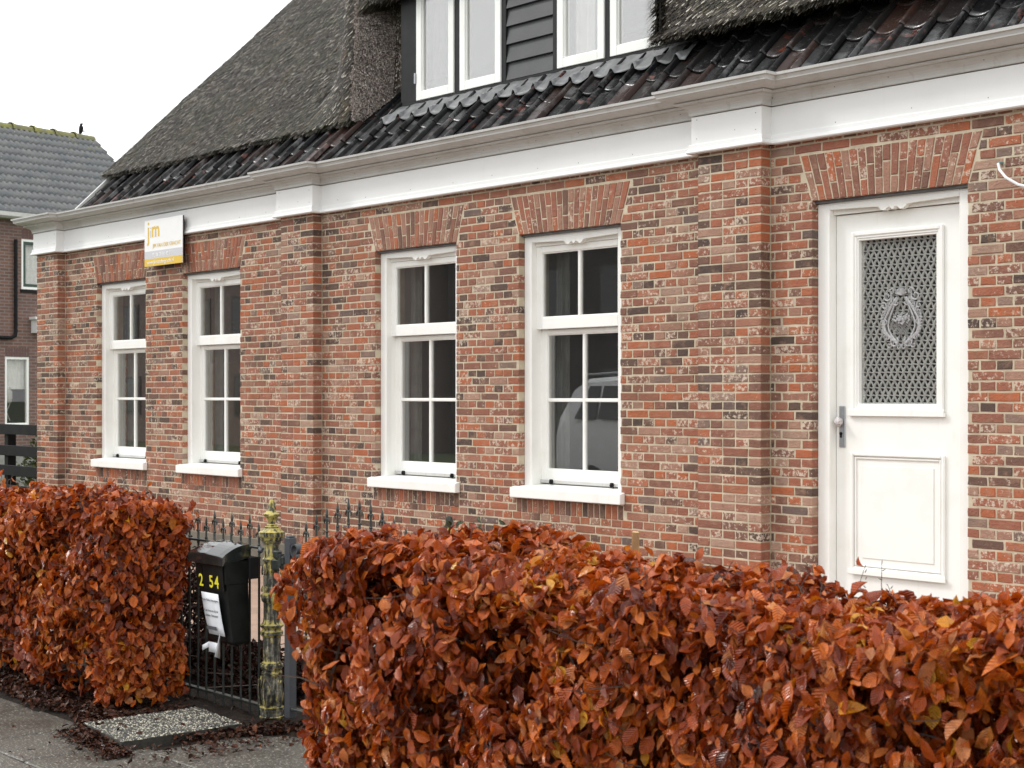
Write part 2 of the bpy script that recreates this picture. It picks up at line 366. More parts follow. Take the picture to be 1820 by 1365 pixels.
def rcol(): return (random.random(), random.random(), random.random(), 1)
def brick_geo(mb, a0, b0, a1, b1, z0, z1, nf, dp):
    j = lambda s: random.uniform(-s, s)
    pf = nf + j(.0016); w = b0 - a0
    P = [(a0,z0),((a0+b0)/2+j(.2)*w,z0),(b0,z0),((b0+b1)/2,(z0+z1)/2),(b1,z1),((a1+b1)/2+j(.2)*w,z1),(a1,z1),((a0+a1)/2,(z0+z1)/2)]
    P = [(x+j(.0022), z+j(.0022)) for x, z in P]; cx = sum(x for x, z in P)/8; cz = sum(z for x, z in P)/8
    def inner(x, z):
        d = .0035; return (x + (d if x < cx-.01 else -d if x > cx+.01 else 0), z + (d if z < cz-.008 else -d if z > cz+.008 else 0))
    i = len(mb.v)
    for x, z in P: q = inner(x, z); mb.v.append((q[0], pf+j(.0006), q[1]))
    for x, z in P: mb.v.append((x, pf+.004+j(.001), z))
    for x, z in P: mb.v.append((x, nf+dp, z))
    mb.a += [mb.cur]*24
    mb.f.append((i,i+1,i+2,i+3,i+4,i+5,i+6,i+7)[::-1])
    for k in range(8):
        l = (k+1) % 8
        mb.f.append((i+k, i+l, i+8+l, i+8+k)); mb.f.append((i+8+k, i+8+l, i+16+l, i+16+k))
# ---- the bond: courses of stretchers between courses of headers
CH = .0625; bricks = []
def free(z0, z1, holes, xa, xb):
    iv = [(xa, xa, xb, xb)]
    for (hz0, hz1, f) in holes:
        if z1 <= hz0+.02 or z0 >= hz1-.02: continue
        (l0, r0), (l1, r1) = f(z0), f(z1); out = []
        for (a0, a1, b0, b1) in iv:
            if r0 <= a0 or l0 >= b0: out.append((a0,a1,b0,b1)); continue
            if l0 > a0+.01: out.append((a0,a1,l0,l1))
            if r0 < b0-.01: out.append((r0,r1,b0,b1))
        iv = out
    return iv
FL = .098
holes = []
for a, b in allo:
    holes.append((.0 if (a, b) == DOOR else ZS, ZT, lambda z, a=a, b=b: (a, b)))
    holes.append((ZT, 3.235, lambda z, a=a, b=b: (a - FL*max(0, min(1, (z-ZT)/.30)) - .010, b + FL*max(0, min(1, (z-ZT)/.30)) + .010)))
for a, b in OPEN: holes.append((.730, ZS, lambda z, a=a, b=b: (a-.035, b+.035)))
for a, b in PIL: holes.append((0, 4, lambda z, a=a, b=b: (a-.002, b+.002)))
JT = .0115
k = 0; z = .366
while z < 3.31:
    z1 = z + CH - JT; ivs = free(z, z1, holes, XL, XR)
    st = k % 2 == 0; mod = .22 if st else .11; off = (.0 if (k//2) % 2 else .11) if st else .055
    for (a0, a1, b0, b1) in ivs:
        n0 = math.floor((a0 - XL - off)/mod) - 1
        for q in range(n0, int((b0-XL)/mod)+3):
            A = XL + off + q*mod + JT/2 + random.uniform(-.003,.003); B = A + mod - JT
            full = A >= a0-.001 and A >= a1-.001 and B <= b0+.001 and B <= b1+.001
            l0, l1, r0, r1 = max(A,a0), max(A,a1), min(B,b0), min(B,b1)
            if abs(a0-A) < .03 and not full and a0 < A: l0, l1 = a0, a1
            if min(r0-l0, r1-l1) < .024: continue
            bricks.append((l0, r0, l1, r1, z, z1, W, .085, full, st))
    z += CH; k += 1
nk = k
for (a, b) in PIL:
    for k in range(nk):
        z = .366 + k*CH; z1 = z + CH - JT; w = b - a; m = w/5
        cuts = [0,1,2,3,4,5] if k % 2 else ([0,2,4,5] if (k//2) % 2 else [0,1,3,5])
        for c0, c1 in zip(cuts, cuts[1:]):
            A = a + c0*m + (JT/2 if c0 else 0); B = a + c1*m - (JT/2 if c1 < 5 else 0)
            bricks.append((A, B, A, B, z, z1, W-.1, .094, False, False))
cam0 = (0, 0, 1.65)
inview = lambda b: b[1] < -4.6
bricks.sort(key=lambda b: (0 if inview(b) else 1, (b[0]**2 + b[6]**2 + (b[4]-1.65)**2)/( (b[1]-b[0])*1.0)))
var = {}
for st in (True, False):
    L = (.22 if st else .11) - JT
    for v in range(8):
        q = MB(); brick_geo(q, -L/2, L/2, -L/2, L/2, -(CH-JT)/2, (CH-JT)/2, 0, .085); var[st, v] = q.mesh('brick', M['brick'])
def jt(): return random.uniform(-.0015, .0015)
for (a0,b0,a1,b1,z0,z1,nf,dp,full,st) in bricks[:300]:
    if full:
        o = inst('brick', var[st, random.randrange(8)], ((a0+b0)/2+jt(), nf+jt(), (z0+z1)/2), wall, color=rcol(), rot=(0, random.uniform(-.004,.004), 0))
    else:
        q = MB(); brick_geo(q, a0, b0, a1, b1, z0, z1, nf, dp); o = q.build('brick', M['brick'], wall); o.color = rcol()
mb = MB()
for (a0,b0,a1,b1,z0,z1,nf,dp,full,st) in bricks[300:]:
    mb.cur = rcol(); brick_geo(mb, a0, b0, a1, b1, z0, z1, nf, dp)
x = XL + .004                             # standing course above the plinth
while x < XR:
    d = any(a-.02 < x+.03 < b+.02 for a, b in PIL)
    if not (DOOR[0]-.05 < x < DOOR[1]): mb.cur = rcol(); brick_geo(mb, x, x+.050, x, x+.050, .262, .357, W-.1 if d else W, .09)
    x += .0605
mb.build('bricks', M['bricks'], wall, kind='stuff')
# ---- flat arches over the openings, standing bricks under the sills
for (a, b) in allo:
    n = 21 if (a, b) == DOOR else 20
    for i in range(n):
        f0, f1 = i/n, (i+1)/n; g = .0042
        X = lambda f, t: (a - FL*t) + f*((b + FL*t) - (a - FL*t))
        sp = random.choice([.34,.36]) if i % 2 else random.choice([.64,.66])
        for (t0, t1) in ((.0, sp-.014), (sp+.014, 1.)):
            q = MB(); z0, z1 = ZT + .302*t0, ZT + .302*t1
            brick_geo(q, X(f0,t0)+g, X(f1,t0)-g, X(f0,t1)+g, X(f1,t1)-g, z0, z1, W, .09 if t0 else .055)
            o = q.build('arch_brick', M['brick'], wall); c = rcol(); o.color = (.14+.62*c[0] if c[2] < .8 else .86, c[1]*.85, c[2], 1)
for (a, b) in OPEN:
    n = 19; wdt = (b - a + .06)/n
    for i in range(n):
        q = MB(); x = a - .03 + i*wdt; brick_geo(q, x+.004, x+wdt-.004, x+.004, x+wdt-.004, .733, .838, W, .09)
        o = q.build('sill_brick', M['brick'], wall); c = rcol(); o.color = (c[0]*.75, c[1]*.8, c[2], 1)
# ---- side and back walls, floor and ceiling of the dim rooms behind the windows
mb = MB(); mb.box(XL+.004, XL+.30, W+.331, 17.6, 0, 3.6); mb.box(XR-.3, XR, W+.331, 17.6, 0, 3.6); mb.box(XL+.301, XR-.301, 17.3, 17.6, 0, 3.7)
mb.build('outer_wall', M['bricks'], house)
mb = MB(); mb.box(XL+.31, XR-.31, W+.332, 13, 0, .05); mb.box(XL+.31, XR-.31, W+.332, 13, 3.05, 3.12); mb.box(XL+.31, XR-.31, 13, 13.1, .05, 3.05)
for x in (-12.8, -7.0): mb.box(x, x+.1, W+.34, 13, .05, 3.05)
mb.build('interior_wall', M['room'], house)

# ---- windows: outer frame, carved head, upper sash in front of the lower one
def cusp_head(mb, a, b, y0, y1, zlow, ztop):
    c = (a+b)/2; P = [(a, ztop), (a, zlow), (c-.13, zlow-.000), (c-.105, zlow-.004), (c-.085, zlow-.024), (c-.06, zlow-.030), (c-.035, zlow-.010), (c-.02, zlow-.006), (c, zlow-.026),
         (c+.02, zlow-.006), (c+.035, zlow-.010), (c+.06, zlow-.030), (c+.085, zlow-.024), (c+.105, zlow-.004), (c+.13, zlow), (b, zlow), (b, ztop)]
    bot = [(x, z + (.014*abs(x-c)/(b-c))) if 0 < k < len(P)-1 else (x, z) for k, (x, z) in enumerate(P)]
    top = [(x, ztop) for x, z in bot]
    mb.grid([[(x,y0,z) for x,z in top], [(x,y0,z) for x,z in bot], [(x,y1,z) for x,z in bot], [(x,y1,z) for x,z in top]])
def window(a, b, parent):
    j = .085; F0 = W+.06
    mb = MB(); mb.box(a, a+j, F0, W+.20, .93, 2.902, .004); mb.box(b-j, b, F0, W+.20, .93, 2.902, .004)
    mb.box(a+j+.0005, b-j-.0005, F0+.045, W+.20, 2.824, 2.902); cusp_head(mb, a+j+.0005, b-j-.0005, F0+.001, F0+.044, 2.842, 2.9015)
    fr = mb.build('window', M['paint'], parent)
    MB().box(a, b, W+.03, W+.20, 2.903, 2.919).build('lead_strip', M['lead'], fr)
    mb = MB(); x0, x1 = a-.05, b+.05; yf = W-.055
    for q0, q1 in ((x0, x1),):
        mb.hexa([(q0,yf,.848),(q1,yf,.848),(q1,W-.001,.848),(q0,W-.001,.848),(q0,yf,.925),(q1,yf,.925),(q1,W-.001,.937),(q0,W-.001,.937)])
    mb.hexa([(a+.001,W,.845),(b-.001,W,.845),(b-.001,W+.23,.845),(a+.001,W+.23,.845),(a+.001,W,.937),(b-.001,W,.937),(b-.001,W+.23,.956),(a+.001,W+.23,.956)])
    mb.build('sill', M['paint'], fr, bevel=.006)
    c = (a+b)/2; s0, s1 = a+j-.012, b-j+.012
    def sash(name, y, z0, z1, st, tr, br, bars, mull):
        mb = MB(); y1 = y+.042
        mb.box(s0, s0+st, y, y1, z0, z1, .004); mb.box(s1-st, s1, y, y1, z0, z1, .004)
        mb.box(s0+st, s1-st, y+.0005, y1, z0, z0+br, .004); mb.box(s0+st, s1-st, y+.0005, y1, z1-tr, z1, .004)
        g0, g1 = s0+st, s1-st
        for q0, q1, w0, w1 in ((g0, g0+.008, z0+br, z1-tr), (g1-.008, g1, z0+br, z1-tr)): mb.box(q0, q1, y+.010, y1, w0, w1)
        mb.box(g0+.008, g1-.008, y+.010, y1, z0+br, z0+br+.008); mb.box(g0+.008, g1-.008, y+.010, y1, z1-tr-.008, z1-tr)
        s = mb.build(name, M['paint'], fr)
        mb = MB(); mb.box(c-mull/2, c+mull/2, y+.004, y1-.004, z0+br, z1-tr, .005); mb.build('glazing_bar', M['paint'], fr)
        for zb in bars:
            mb = MB(); mb.box(g0, c-mull/2, y+.005, y1-.005, zb-.014, zb+.014, .005); mb.box(c+mull/2, g1, y+.005, y1-.005, zb-.014, zb+.014, .005); mb.build('glazing_bar', M['paint'], fr)
        zz = [z0+br+.004] + bars + [z1-tr-.004]
        for za, zb in zip(zz, zz[1:]):
            for (xa, xb) in ((g0+.004, c-.004), (c+.004, g1-.004)):
                t = random.uniform(-.0012, .0012)
                MB().box(xa, xb, y+.020, y+.026, za+.002, zb-.002).build('pane', M['glass'], fr).rotation_euler = (0, 0, 0)
        return s
    sash('upper_sash', W+.115, 2.171, 2.823, .068, .05, .092, [], .030)
    sash('lower_sash', W+.165, .978, 2.170, .075, .038, .090, [1.614], .030)
    mb = MB(); mb.box(a+j, b-j, W+.150, W+.163, .960, .985, .002); mb.build('drip_strip', M['zinc'], fr)
    for x in (a+j+.14, b-j-.14):
        mb = MB(); mb.box(x-.014, x+.014, W+.128, W+.149, .955, .992, .004); mb.box(x-.006, x+.006, W+.120, W+.128, .965, .978); mb.build('sash_lock', M['black'], fr)
    return fr
for a, b in OPEN:
    w_ = window(a, b, house)
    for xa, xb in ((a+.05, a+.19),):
        mb = MB(); mb.grid([[(xa+(xb-xa)*k/24, W+.36+.016*math.sin(k*1.4), z) for k in range(25)] for z in (.70, 2.95)]); mb.build('curtain', M['jambrefl'], w_, smooth=True)  # pale folds added to imitate the jamb's reflection in the panes
for a, b in OPEN[:2]:                      # wooden boxes added in the left room for a warm patch in the panes
    mb = MB(); mb.box(a-.75, a-.05, 9.9, 10.4, .05, 2.05, .01); mb.build('warm_patch_box', M['pine'], house)
# ---- the door
def frame_ring(mb, x0, x1, z0, z1, w, y0, y1, bev=.004):     # mitre-less picture frame, butted
    mb.box(x0, x0+w, y0, y1, z0, z1, bev); mb.box(x1-w, x1, y0, y1, z0, z1, bev)
    mb.box(x0+w, x1-w, y0+.0005, y1, z0, z0+w, bev); mb.box(x0+w, x1-w, y0+.0005, y1, z1-w, z1, bev)
a, b = DOOR; j = .095; F0 = W+.06
mb = MB(); mb.box(a, a+j, F0, W+.22, .10, 2.902, .004); mb.box(b-j, b, F0, W+.22, .10, 2.902, .004)
mb.box(a+j+.0005, b-j-.0005, F0+.045, W+.22, 2.828, 2.902); cusp_head(mb, a+j+.0005, b-j-.0005, F0+.001, F0+.044, 2.846, 2.9015)
door = mb.build('door', M['paint'], house)
MB().box(a, b, W+.03, W+.22, 2.903, 2.919).build('lead_strip', M['lead'], door)
MB().box(a-.03, b+.03, W-.06, W+.22, .0, .099, .008).build('threshold', M['kerb'], door)
L0, L1, LZ, LT, LY = a+j+.004, b-j-.004, .115, 2.822, W+.130
gx0, gx1, gz0, gz1 = -6.065, -5.475, 1.592, 2.655
mb = MB(); mb.box(L0, gx0, LY, LY+.05, LZ, LT); mb.box(gx1, L1, LY, LY+.05, LZ, LT); mb.box(gx0, gx1, LY, LY+.05, gz1, LT); mb.box(gx0, gx1, LY, LY+.05, LZ, gz0)
mb.build('door_leaf', M['paint'], door)
mb = MB(); frame_ring(mb, gx0-.050, gx1+.050, gz0-.050, gz1+.050, .030, LY-.020, LY-.0005, .007); frame_ring(mb, gx0-.022, gx1+.022, gz0-.022, gz1+.022, .016, LY-.012, LY-.0006, .004); frame_ring(mb, gx0-.006, gx1+.006, gz0-.006, gz1+.006, .012, LY-.006, LY+.03, .002)
mb.box(gx0-.065, gx1+.060, LY-.028, LY-.021, gz0-.074, gz0-.030, .002); mb.box(gx0-.065, gx1+.060, LY-.0205, LY-.0007, gz0-.074, gz0-.0505, .002)
mb.build('moulding', M['paint'], door)
px0, px1, pz0, pz1 = -6.12, -5.415, .52, 1.285
mb = MB(); frame_ring(mb, px0, px1, pz0, pz1, .026, LY-.020, LY-.0005, .007); frame_ring(mb, px0+.030, px1-.030, pz0+.030, pz1-.030, .014, LY-.011, LY-.0006, .004)
mb.box(px0-.01, px1+.01, LY-.028, LY-.0207, pz0-.022, pz0+.012, .002); mb.build('moulding', M['paint'], door)
MB().box(px0+.085, px1-.085, LY-.0055, LY-.0004, pz0+.085, pz1-.085, .003).build('door_panel', M['paint'], door)
MB().box(gx0+.006, gx1-.006, LY+.026, LY+.032, gz0+.006, gz1-.006).build('pane', M['glass'], door)
M['alu'] = simple('brushed_aluminium', (.42,.43,.45), (.36,.37,.39), 30, .35, .1, 200, metal=.7)
M['tape'] = simple('crumpled_tape', (.70,.66,.66), (.45,.40,.38), 60, .6, .8, 90, bd=.01)
hx = L0+.048
mb = MB(); mb.box(hx-.024, hx+.024, LY-.010, LY-.0003, 1.312, 1.582, .004); mb.box(hx-.015, hx+.010, LY-.0125, LY-.0101, 1.325, 1.57, .001); hp = mb.build('handle_plate', M['alu'], door)
mb = MB(); mb.ball((hx-.006, LY-.036, 1.478), .026, 10, 7, (1.05,.95,1.15)); mb.tube([(hx-.006,LY-.010,1.478),(hx-.006,LY-.05,1.48),(hx+.02,LY-.055,1.475)], .014, 7); o = mb.build('taped_knob', M['tape'], door, smooth=True, label='door knob wrapped in crumpled pale tape')
for v in o.data.vertices: v.co += Vector((random.uniform(-.004,.004), random.uniform(-.004,.004), random.uniform(-.004,.004)))
mb = MB(); mb.lathe([(0,.0115),(.003,.0115)], 0, 0, 12); mb.box(-.006, .006, -.026, -.006, 0, .003); mb.v = [(hx-.004+x, LY-.0126-z, 1.402+y) for x, y, z in mb.v]; mb.build('keyhole', M['black'], door)
# patterned openwork screen behind the door glass
M['screen'] = simple('cast_white_screen', (.86,.86,.86), (.60,.60,.61), 45, .5, .4, 90)
mb = MB(); P = .0447; Q = .049; ys = LY+.045; nx = int((gx1-gx0)/P)+1; nz = int((gz1-gz0)/Q)+1
ok = lambda q: min(max(q, gx0+.002), gx1-.002)
for jz in range(nz+1):
    z = gz0 + .010 + jz*Q
    if z > gz1-.002: continue
    sh = .5 if jz % 2 else 0
    for ix in range(-1, nx+1):
        x = gx0 + (ix + sh)*P
        if x < gx0-.03 or x > gx1+.01: continue
        mb.tube([(ok(x-P*.5), ys+.002, z), (ok(x-P*.2), ys, z-.002), (ok(x+P*.2), ys, z+.003), (ok(x+P*.5), ys+.002, z)], [.0042,.0060,.0060,.0042], 5, False)
        zt_ = min(z+Q, gz1); xr, xl = x + P/2, x - P/2
        mb.tube([(ok(x), ys, z), (ok(x+.009), ys-.005, z+Q*.45), (ok(xr-.003), ys-.003, z+Q*.75), (ok(xr), ys, zt_)], [.0060,.0082,.0070,.0055], 5, False)
        mb.tube([(ok(x), ys+.001, z), (ok(x-.010), ys, z+Q*.4), (ok(xl+.003), ys, z+Q*.8), (ok(xl), ys+.001, zt_)], [.0058,.0062,.0050,.0050], 4, False)
        mb.ball((ok(x), ys-.003, z+.002), .0100, 6, 4)
screen = mb.build('openwork_screen', M['screen'], door, smooth=True, kind='stuff')
mb = MB(); cx, cz = -5.755, 2.135; ym = ys-.018
def curl(cx_, cz_, r, a0, turns, sg, th):
    pts = [(cx_ + sg*r*(1-.75*t)*math.cos(a0+turns*2*math.pi*t), ym-.004, cz_ + r*(1-.75*t)*math.sin(a0+turns*2*math.pi*t)) for t in [k/12 for k in range(13)]]
    mb.tube(pts, [th*(1-.4*k/12) for k in range(13)], 5)
for rr, th, w in ((1, .009, .125), (.86, .006, .108)):
    for sg in (1, -1):
        mb.tube([(cx+sg*w*math.sin(math.pi*(.06+.88*t))**.8*rr*(1+.15*math.sin(6*t)), ym, cz-.155+.29*t) for t in [k/14 for k in range(15)]], th, 6)
for sg in (1, -1):
    for (dx, dz, r, a0, tn, th) in ((.105,.145,.034,2.6,1.2,.006), (.070,.175,.022,0,1.1,.005), (.125,-.02,.020,1.5,1,.005), (.055,-.145,.036,2.2,1.2,.006), (.105,-.115,.026,0,1.1,.005), (.130,.085,.022,1,1.1,.005), (.02,-.175,.018,2,1,.005), (.090,-.165,.020,3,1,.004), (.045,.105,.022,3,1.1,.005), (.128,-.075,.016,3,1.1,.004)):
        curl(cx+sg*dx, cz+dz, r, a0, tn, sg, th)
for k in range(9):                        # shell crown
    a = math.radians(20+17.5*k); mb.tube([(cx, ym-.006, cz+.150), (cx+.045*math.cos(a), ym-.010, cz+.150+.045*math.sin(a))], [.003,.006], 5)
for k in range(-6, 7):                    # trellis inside the shield
    for sg in (1, -1):
        x0 = cx + k*.017
        pts = [(x0+sg*t*.16, cz-.10+t*.19) for t in (0,.25,.5,.75,1)]
        pts = [p for p in pts if abs(p[0]-cx) < .088*math.sin(math.pi*max(.02, min(.98, (p[1]-cz+.135)/.27)))]
        if len(pts) > 1: mb.tube([(p[0], ym+.003, p[1]) for p in pts], .0030, 4)
for sg in (1, -1):                          # leafy fringe round the shield
    for q in range(17):
        t = .04 + .92*q/16; x = cx + sg*(.125*math.sin(math.pi*(.06+.88*t))**.8 + .012); z = cz - .155 + .29*t; aa = math.pi*(.5-t)*1.1
        curl(x - cx + cx - cx + cx, z, .016, 2.0*t+q, .8, sg, .0042)
        mb.tube([(x, ym, z), (x+sg*.020*math.cos(aa), ym-.005, z-.020*math.sin(aa))], [.005,.003], 5)
for k in range(90):
    a = random.uniform(0, 6.28); r = random.uniform(0, .05); mb.ball((cx+1.3*r*math.cos(a), ym-.004, cz+r*math.sin(a)*.7), random.uniform(.004,.009), 6, 4)
mb.build('cartouche', simple('cast_grey_cartouche', (.48,.48,.48), (.26,.26,.27), 60, .5, .5, 90), door, smooth=True)
MB().box(gx0, gx1, LY+.095, LY+.10, gz0, gz1).build('interior_dark_sheet', M['black'], door)  # black sheet added to stand for the darkness behind the screen

# ---- cornice with built-in gutter, breaking forward over the pilasters
def sweep_main(prof, x0, x1): mb = MB(); mb.grid([[(x0, W-o, z) for o, z in prof], [(x1, W-o, z) for o, z in prof]]); return mb
def sweep_break(mb, prof, s0, s1, wf):
    rows = []
    for o, z in prof: rows.append([(s0-o, wf, z), (s0-o, W-.1-o, z), (s1+o, W-.1-o, z), (s1+o, wf, z)])
    mb.grid(rows); return mb
P_FR = [(-.02,3.318),(.052,3.318),(.058,3.326),(.056,3.336),(.044,3.352),(.042,3.378),(.0405,3.3805),(.030,3.3815),(.030,3.571),(.018,3.573),(-.02,3.573)]
P_FA = [(-.02,3.5775),(.040,3.5775),(.043,3.583),(.043,3.596),(.048,3.612),(.060,3.628),(.082,3.640),(.088,3.644),(.088,3.648),(.112,3.650),(.118,3.656),(.118,3.664),(.110,3.668),(-.02,3.668)]
P_GU = [(-.02,3.6685),(.098,3.6685),(.125,3.669),(.152,3.673),(.176,3.682),(.195,3.696),(.207,3.713),(.212,3.730),(.224,3.732),(.226,3.750),(.206,3.751),(.204,3.70),(.10,3.685),(-.02,3.685)]
for nm, P_, m in (('frieze', P_FR, 'frieze'), ('fascia', P_FA, 'zinc'), ('gutter', P_GU, 'zinc')):
    mb = sweep_main(P_, XL+.15, XR+.02)
    for s0, s1 in PIL: sweep_break(mb, P_, s0, s1, W - .004)
    mb.build(nm, M[nm == 'frieze' and 'frieze' or 'zinc'], house, smooth=nm == 'gutter')
mb = MB(); sx = []
for s in np.arange(-17.2, -3.2, .55): sx += [(s+random.uniform(-.1,.1), .0305, 3.40+random.uniform(0,.02)), (s+random.uniform(-.2,.2), .0605, 3.625)]
for s0, s1 in PIL: sx += [(s0+.02, .1305, 3.42), (s0+.02,.1305,3.55), (s1-.02,.1305,3.42), (s1-.02,.1305,3.53), (s1-.2,.1305,3.44)]
for s, o, z in sx: mb.ball((s, W-o, z), .0032, 6, 3)
mb.build('screw', M['black'], house, kind='stuff')
mb = MB()                                  # soldered joints of the gutter lining
for s in (-15.3, -13.6, -9.9, -8.6, -5.9): mb.grid([[(s-.004, W-o-.0012, z) for o, z in P_GU[:10]], [(s+.004, W-o-.0012, z) for o, z in P_GU[:10]]])
mb.build('gutter_seam', M['zinc'], house)

# ---- the band of pantiles
TN = .7193; TS = .6947          # cos and sin of the pitch
zt = lambda n: 3.91 + .966*(n-8.71)
def rp(s, n, h=0): return (s, n - TS*h, zt(n) + TN*h)
mb = MB(); mb.face([rp(XL+.02,8.45,-.03), rp(XR,8.45,-.03), rp(XR,9.6,-.03), rp(XL+.02,9.6,-.03)]); mb.face([rp(XL+.02,8.45,-.09), rp(XR,8.45,-.09), rp(XR,9.6,-.09), rp(XL+.02,9.6,-.09)]); mb.face([rp(XL+.02,8.45,-.03), rp(XL+.02,9.6,-.03), rp(XL+.02,9.6,-.09), rp(XL+.02,8.45,-.09)])
deck = mb.build('tiled_roof', M['black'], house)
TW = .237
def th(u):                                   # cross-section of a pantile: wide hollow, narrow roll
    if u < .79: return .010 - .020*math.sin(math.pi*u/.79)
    return .010 + .038*math.sin(math.pi*min(1, (u-.79)/.24))**.75 if u < 1.03 else .01
def tile_mesh(seed):
    r = random.Random(seed); mb = MB(); us = [0,.1,.2,.3,.4,.5,.6,.70,.785,.805,.83,.87,.91,.95,.99,1.03]
    def row(v, hh, dl=0): 
        out = []
        for u in us:
            h = th(u) + hh + r.uniform(-.0012,.0012); d = v - dl*(math.sin(math.pi*min(u,.7)/.7)**.6 if u < .7 else 0)
            out.append((u*TW, d*TN - TS*h, d*TS + TN*h))
        return out
    mb.grid([row(0, -.004, .018), row(-.004, .004, .020), row(0, .014, .018), row(.02, .016, .012), row(.40, .0)])
    return mb.mesh('roof_tile', M['tile'], True)
tm = [tile_mesh(k) for k in range(5)]
ncol = int((XR-XL)/TW)
for r_, n0 in enumerate((8.42, 8.66, 8.90, 9.14)):
    for c in range(ncol):
        s = XL + .03 + c*TW
        if r_ == 0 or (r_ == 3 and -12.1 < s < -8.25): continue
        p = rp(s, n0, .004)
        o = inst('roof_tile', tm[random.randrange(5)], (p[0]+random.uniform(-.004,.004), p[1]+random.uniform(-.007,.007), p[2]+random.uniform(-.003,.003)), deck, rot=(random.uniform(-.015,.015), random.uniform(-.012,.012), random.uniform(-.018,.018)), color=rcol())
mb = MB(); mb.hexa([rp(XL-.02,8.5,-.05), rp(XL+.02,8.5,-.05), rp(XL+.02,9.4,-.05), rp(XL-.02,9.4,-.05), rp(XL-.02,8.5,.05), rp(XL+.02,8.5,.05), rp(XL+.02,9.4,.05), rp(XL-.02,9.4,.05)])
mb.build('verge_board', M['zinc'], house)

# ---- dormer wall: black frame, casements, boarding, lead flashing
DN = 9.25
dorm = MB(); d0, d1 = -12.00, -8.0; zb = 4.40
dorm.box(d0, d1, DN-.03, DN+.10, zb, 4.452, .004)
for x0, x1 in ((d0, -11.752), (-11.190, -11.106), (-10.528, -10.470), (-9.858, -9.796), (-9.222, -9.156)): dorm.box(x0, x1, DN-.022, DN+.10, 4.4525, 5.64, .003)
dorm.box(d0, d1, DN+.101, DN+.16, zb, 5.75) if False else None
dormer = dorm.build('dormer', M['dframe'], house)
MB().box(-10.4695, -9.8585, DN+.03, DN+.05, 4.4525, 5.64).build('backing_board', M['black'], dormer)
for k in range(8):
    z0 = 4.458 + k*.1605
    mb = MB(); mb.hexa([(-10.4690,DN-.020,z0),(-9.8590,DN-.020,z0),(-9.8590,DN+.020,z0),(-10.4690,DN+.020,z0),(-10.4690,DN+.010,z0+.175),(-9.8590,DN+.010,z0+.175),(-9.8590,DN+.024,z0+.175),(-10.4690,DN+.024,z0+.175)])
    mb.build('siding_board', M['siding'], dormer, bevel=.003)
for x0, x1, cur in ((-11.750,-11.192, 'dark'), (-11.104,-10.530, 'sky'), (-9.794,-9.224, 'curtain'), (-9.154,-8.58, 'sky')):
    mb = MB(); w = .078; z0, z1 = 4.456, 5.63
    mb.box(x0, x0+w, DN-.035, DN+.03, z0, z1, .004); mb.box(x1-w, x1, DN-.035, DN+.03, z0, z1, .004); mb.box(x0+w, x1-w, DN-.0345, DN+.03, z0, z0+w, .004); mb.box(x0+w, x1-w, DN-.0345, DN+.03, z1-w, z1, .004)
    mb.box(x0+w, x0+w+.012, DN-.018, DN+.03, z0+w, z1-w); mb.box(x1-w-.012, x1-w, DN-.018, DN+.03, z0+w, z1-w); mb.box(x0+w+.012, x1-w-.012, DN-.018, DN+.03, z0+w, z0+w+.012)
    c = mb.build('casement', M['paint'], dormer)
    MB().box(x0+w+.010, x1-w-.010, DN-.005, DN+.001, z0+w+.010, z1-w-.002).build('pane', M['glass2'], dormer)
    if cur != 'sky':
        mb = MB(); n = 26; xa, xb = (x0+w+.02, x0+w+.20) if cur == 'dark' else (x0+w+.02, x0+w+.26)
        mb.grid([[(xa+(xb-xa)*k/n, DN+.10+.018*math.sin(k*1.35), z) for k in range(n+1)] for z in (4.45, 5.75)])
        mb.build('curtain', M['dimcurtain' if cur == 'dark' else 'curtain'], dormer, smooth=True)
for z in (4.62, 5.42):
    mb = MB(); mb.tube([(-11.757, DN-.042, z), (-11.757, DN-.042, z+.10)], .009, 7); mb.box(-11.775, -11.74, DN-.040, DN-.036, z+.01, z+.09); mb.build('hinge', M['alu'], dormer)
mb = MB(); mb.box(-12.2, -8.0, DN+.9, DN+.95, 4.3, 5.85); mb.box(-12.2, -8.0, DN+.22, DN+.9, 4.3, 4.35); mb.box(-12.2, -8.0, DN+.22, DN+.95, 5.851, 5.90); mb.box(-12.25, -12.201, DN+.22, DN+.95, 4.3, 5.9); mb.build('dormer_room', M['room'], house)
mb = MB(); rows = []
for t in [k/5 for k in range(6)]:
    row = []
    for i in range(0, 16*16+1):
        s = -12.08 + (3.95)*i/256; u = ((s - XL - .03)/TW) % 1; hh = th(u)
        n1 = 9.035 + .55*(hh-.01) + .012*math.sin(s*17); n = 9.205 - (9.205-n1)*t
        row.append(rp(s, n, .026 + (hh*.9+.004)*max(0, min(1, (t-.35)*1.6)) + .010 + .004*math.sin(s*31+t*5) ))
    rows.append(row)
mb.grid(rows)
o = mb.build('lead_flashing', M['lead'], dormer, smooth=True); m = o.modifiers.new('s', 'SOLIDIFY'); m.thickness = .004

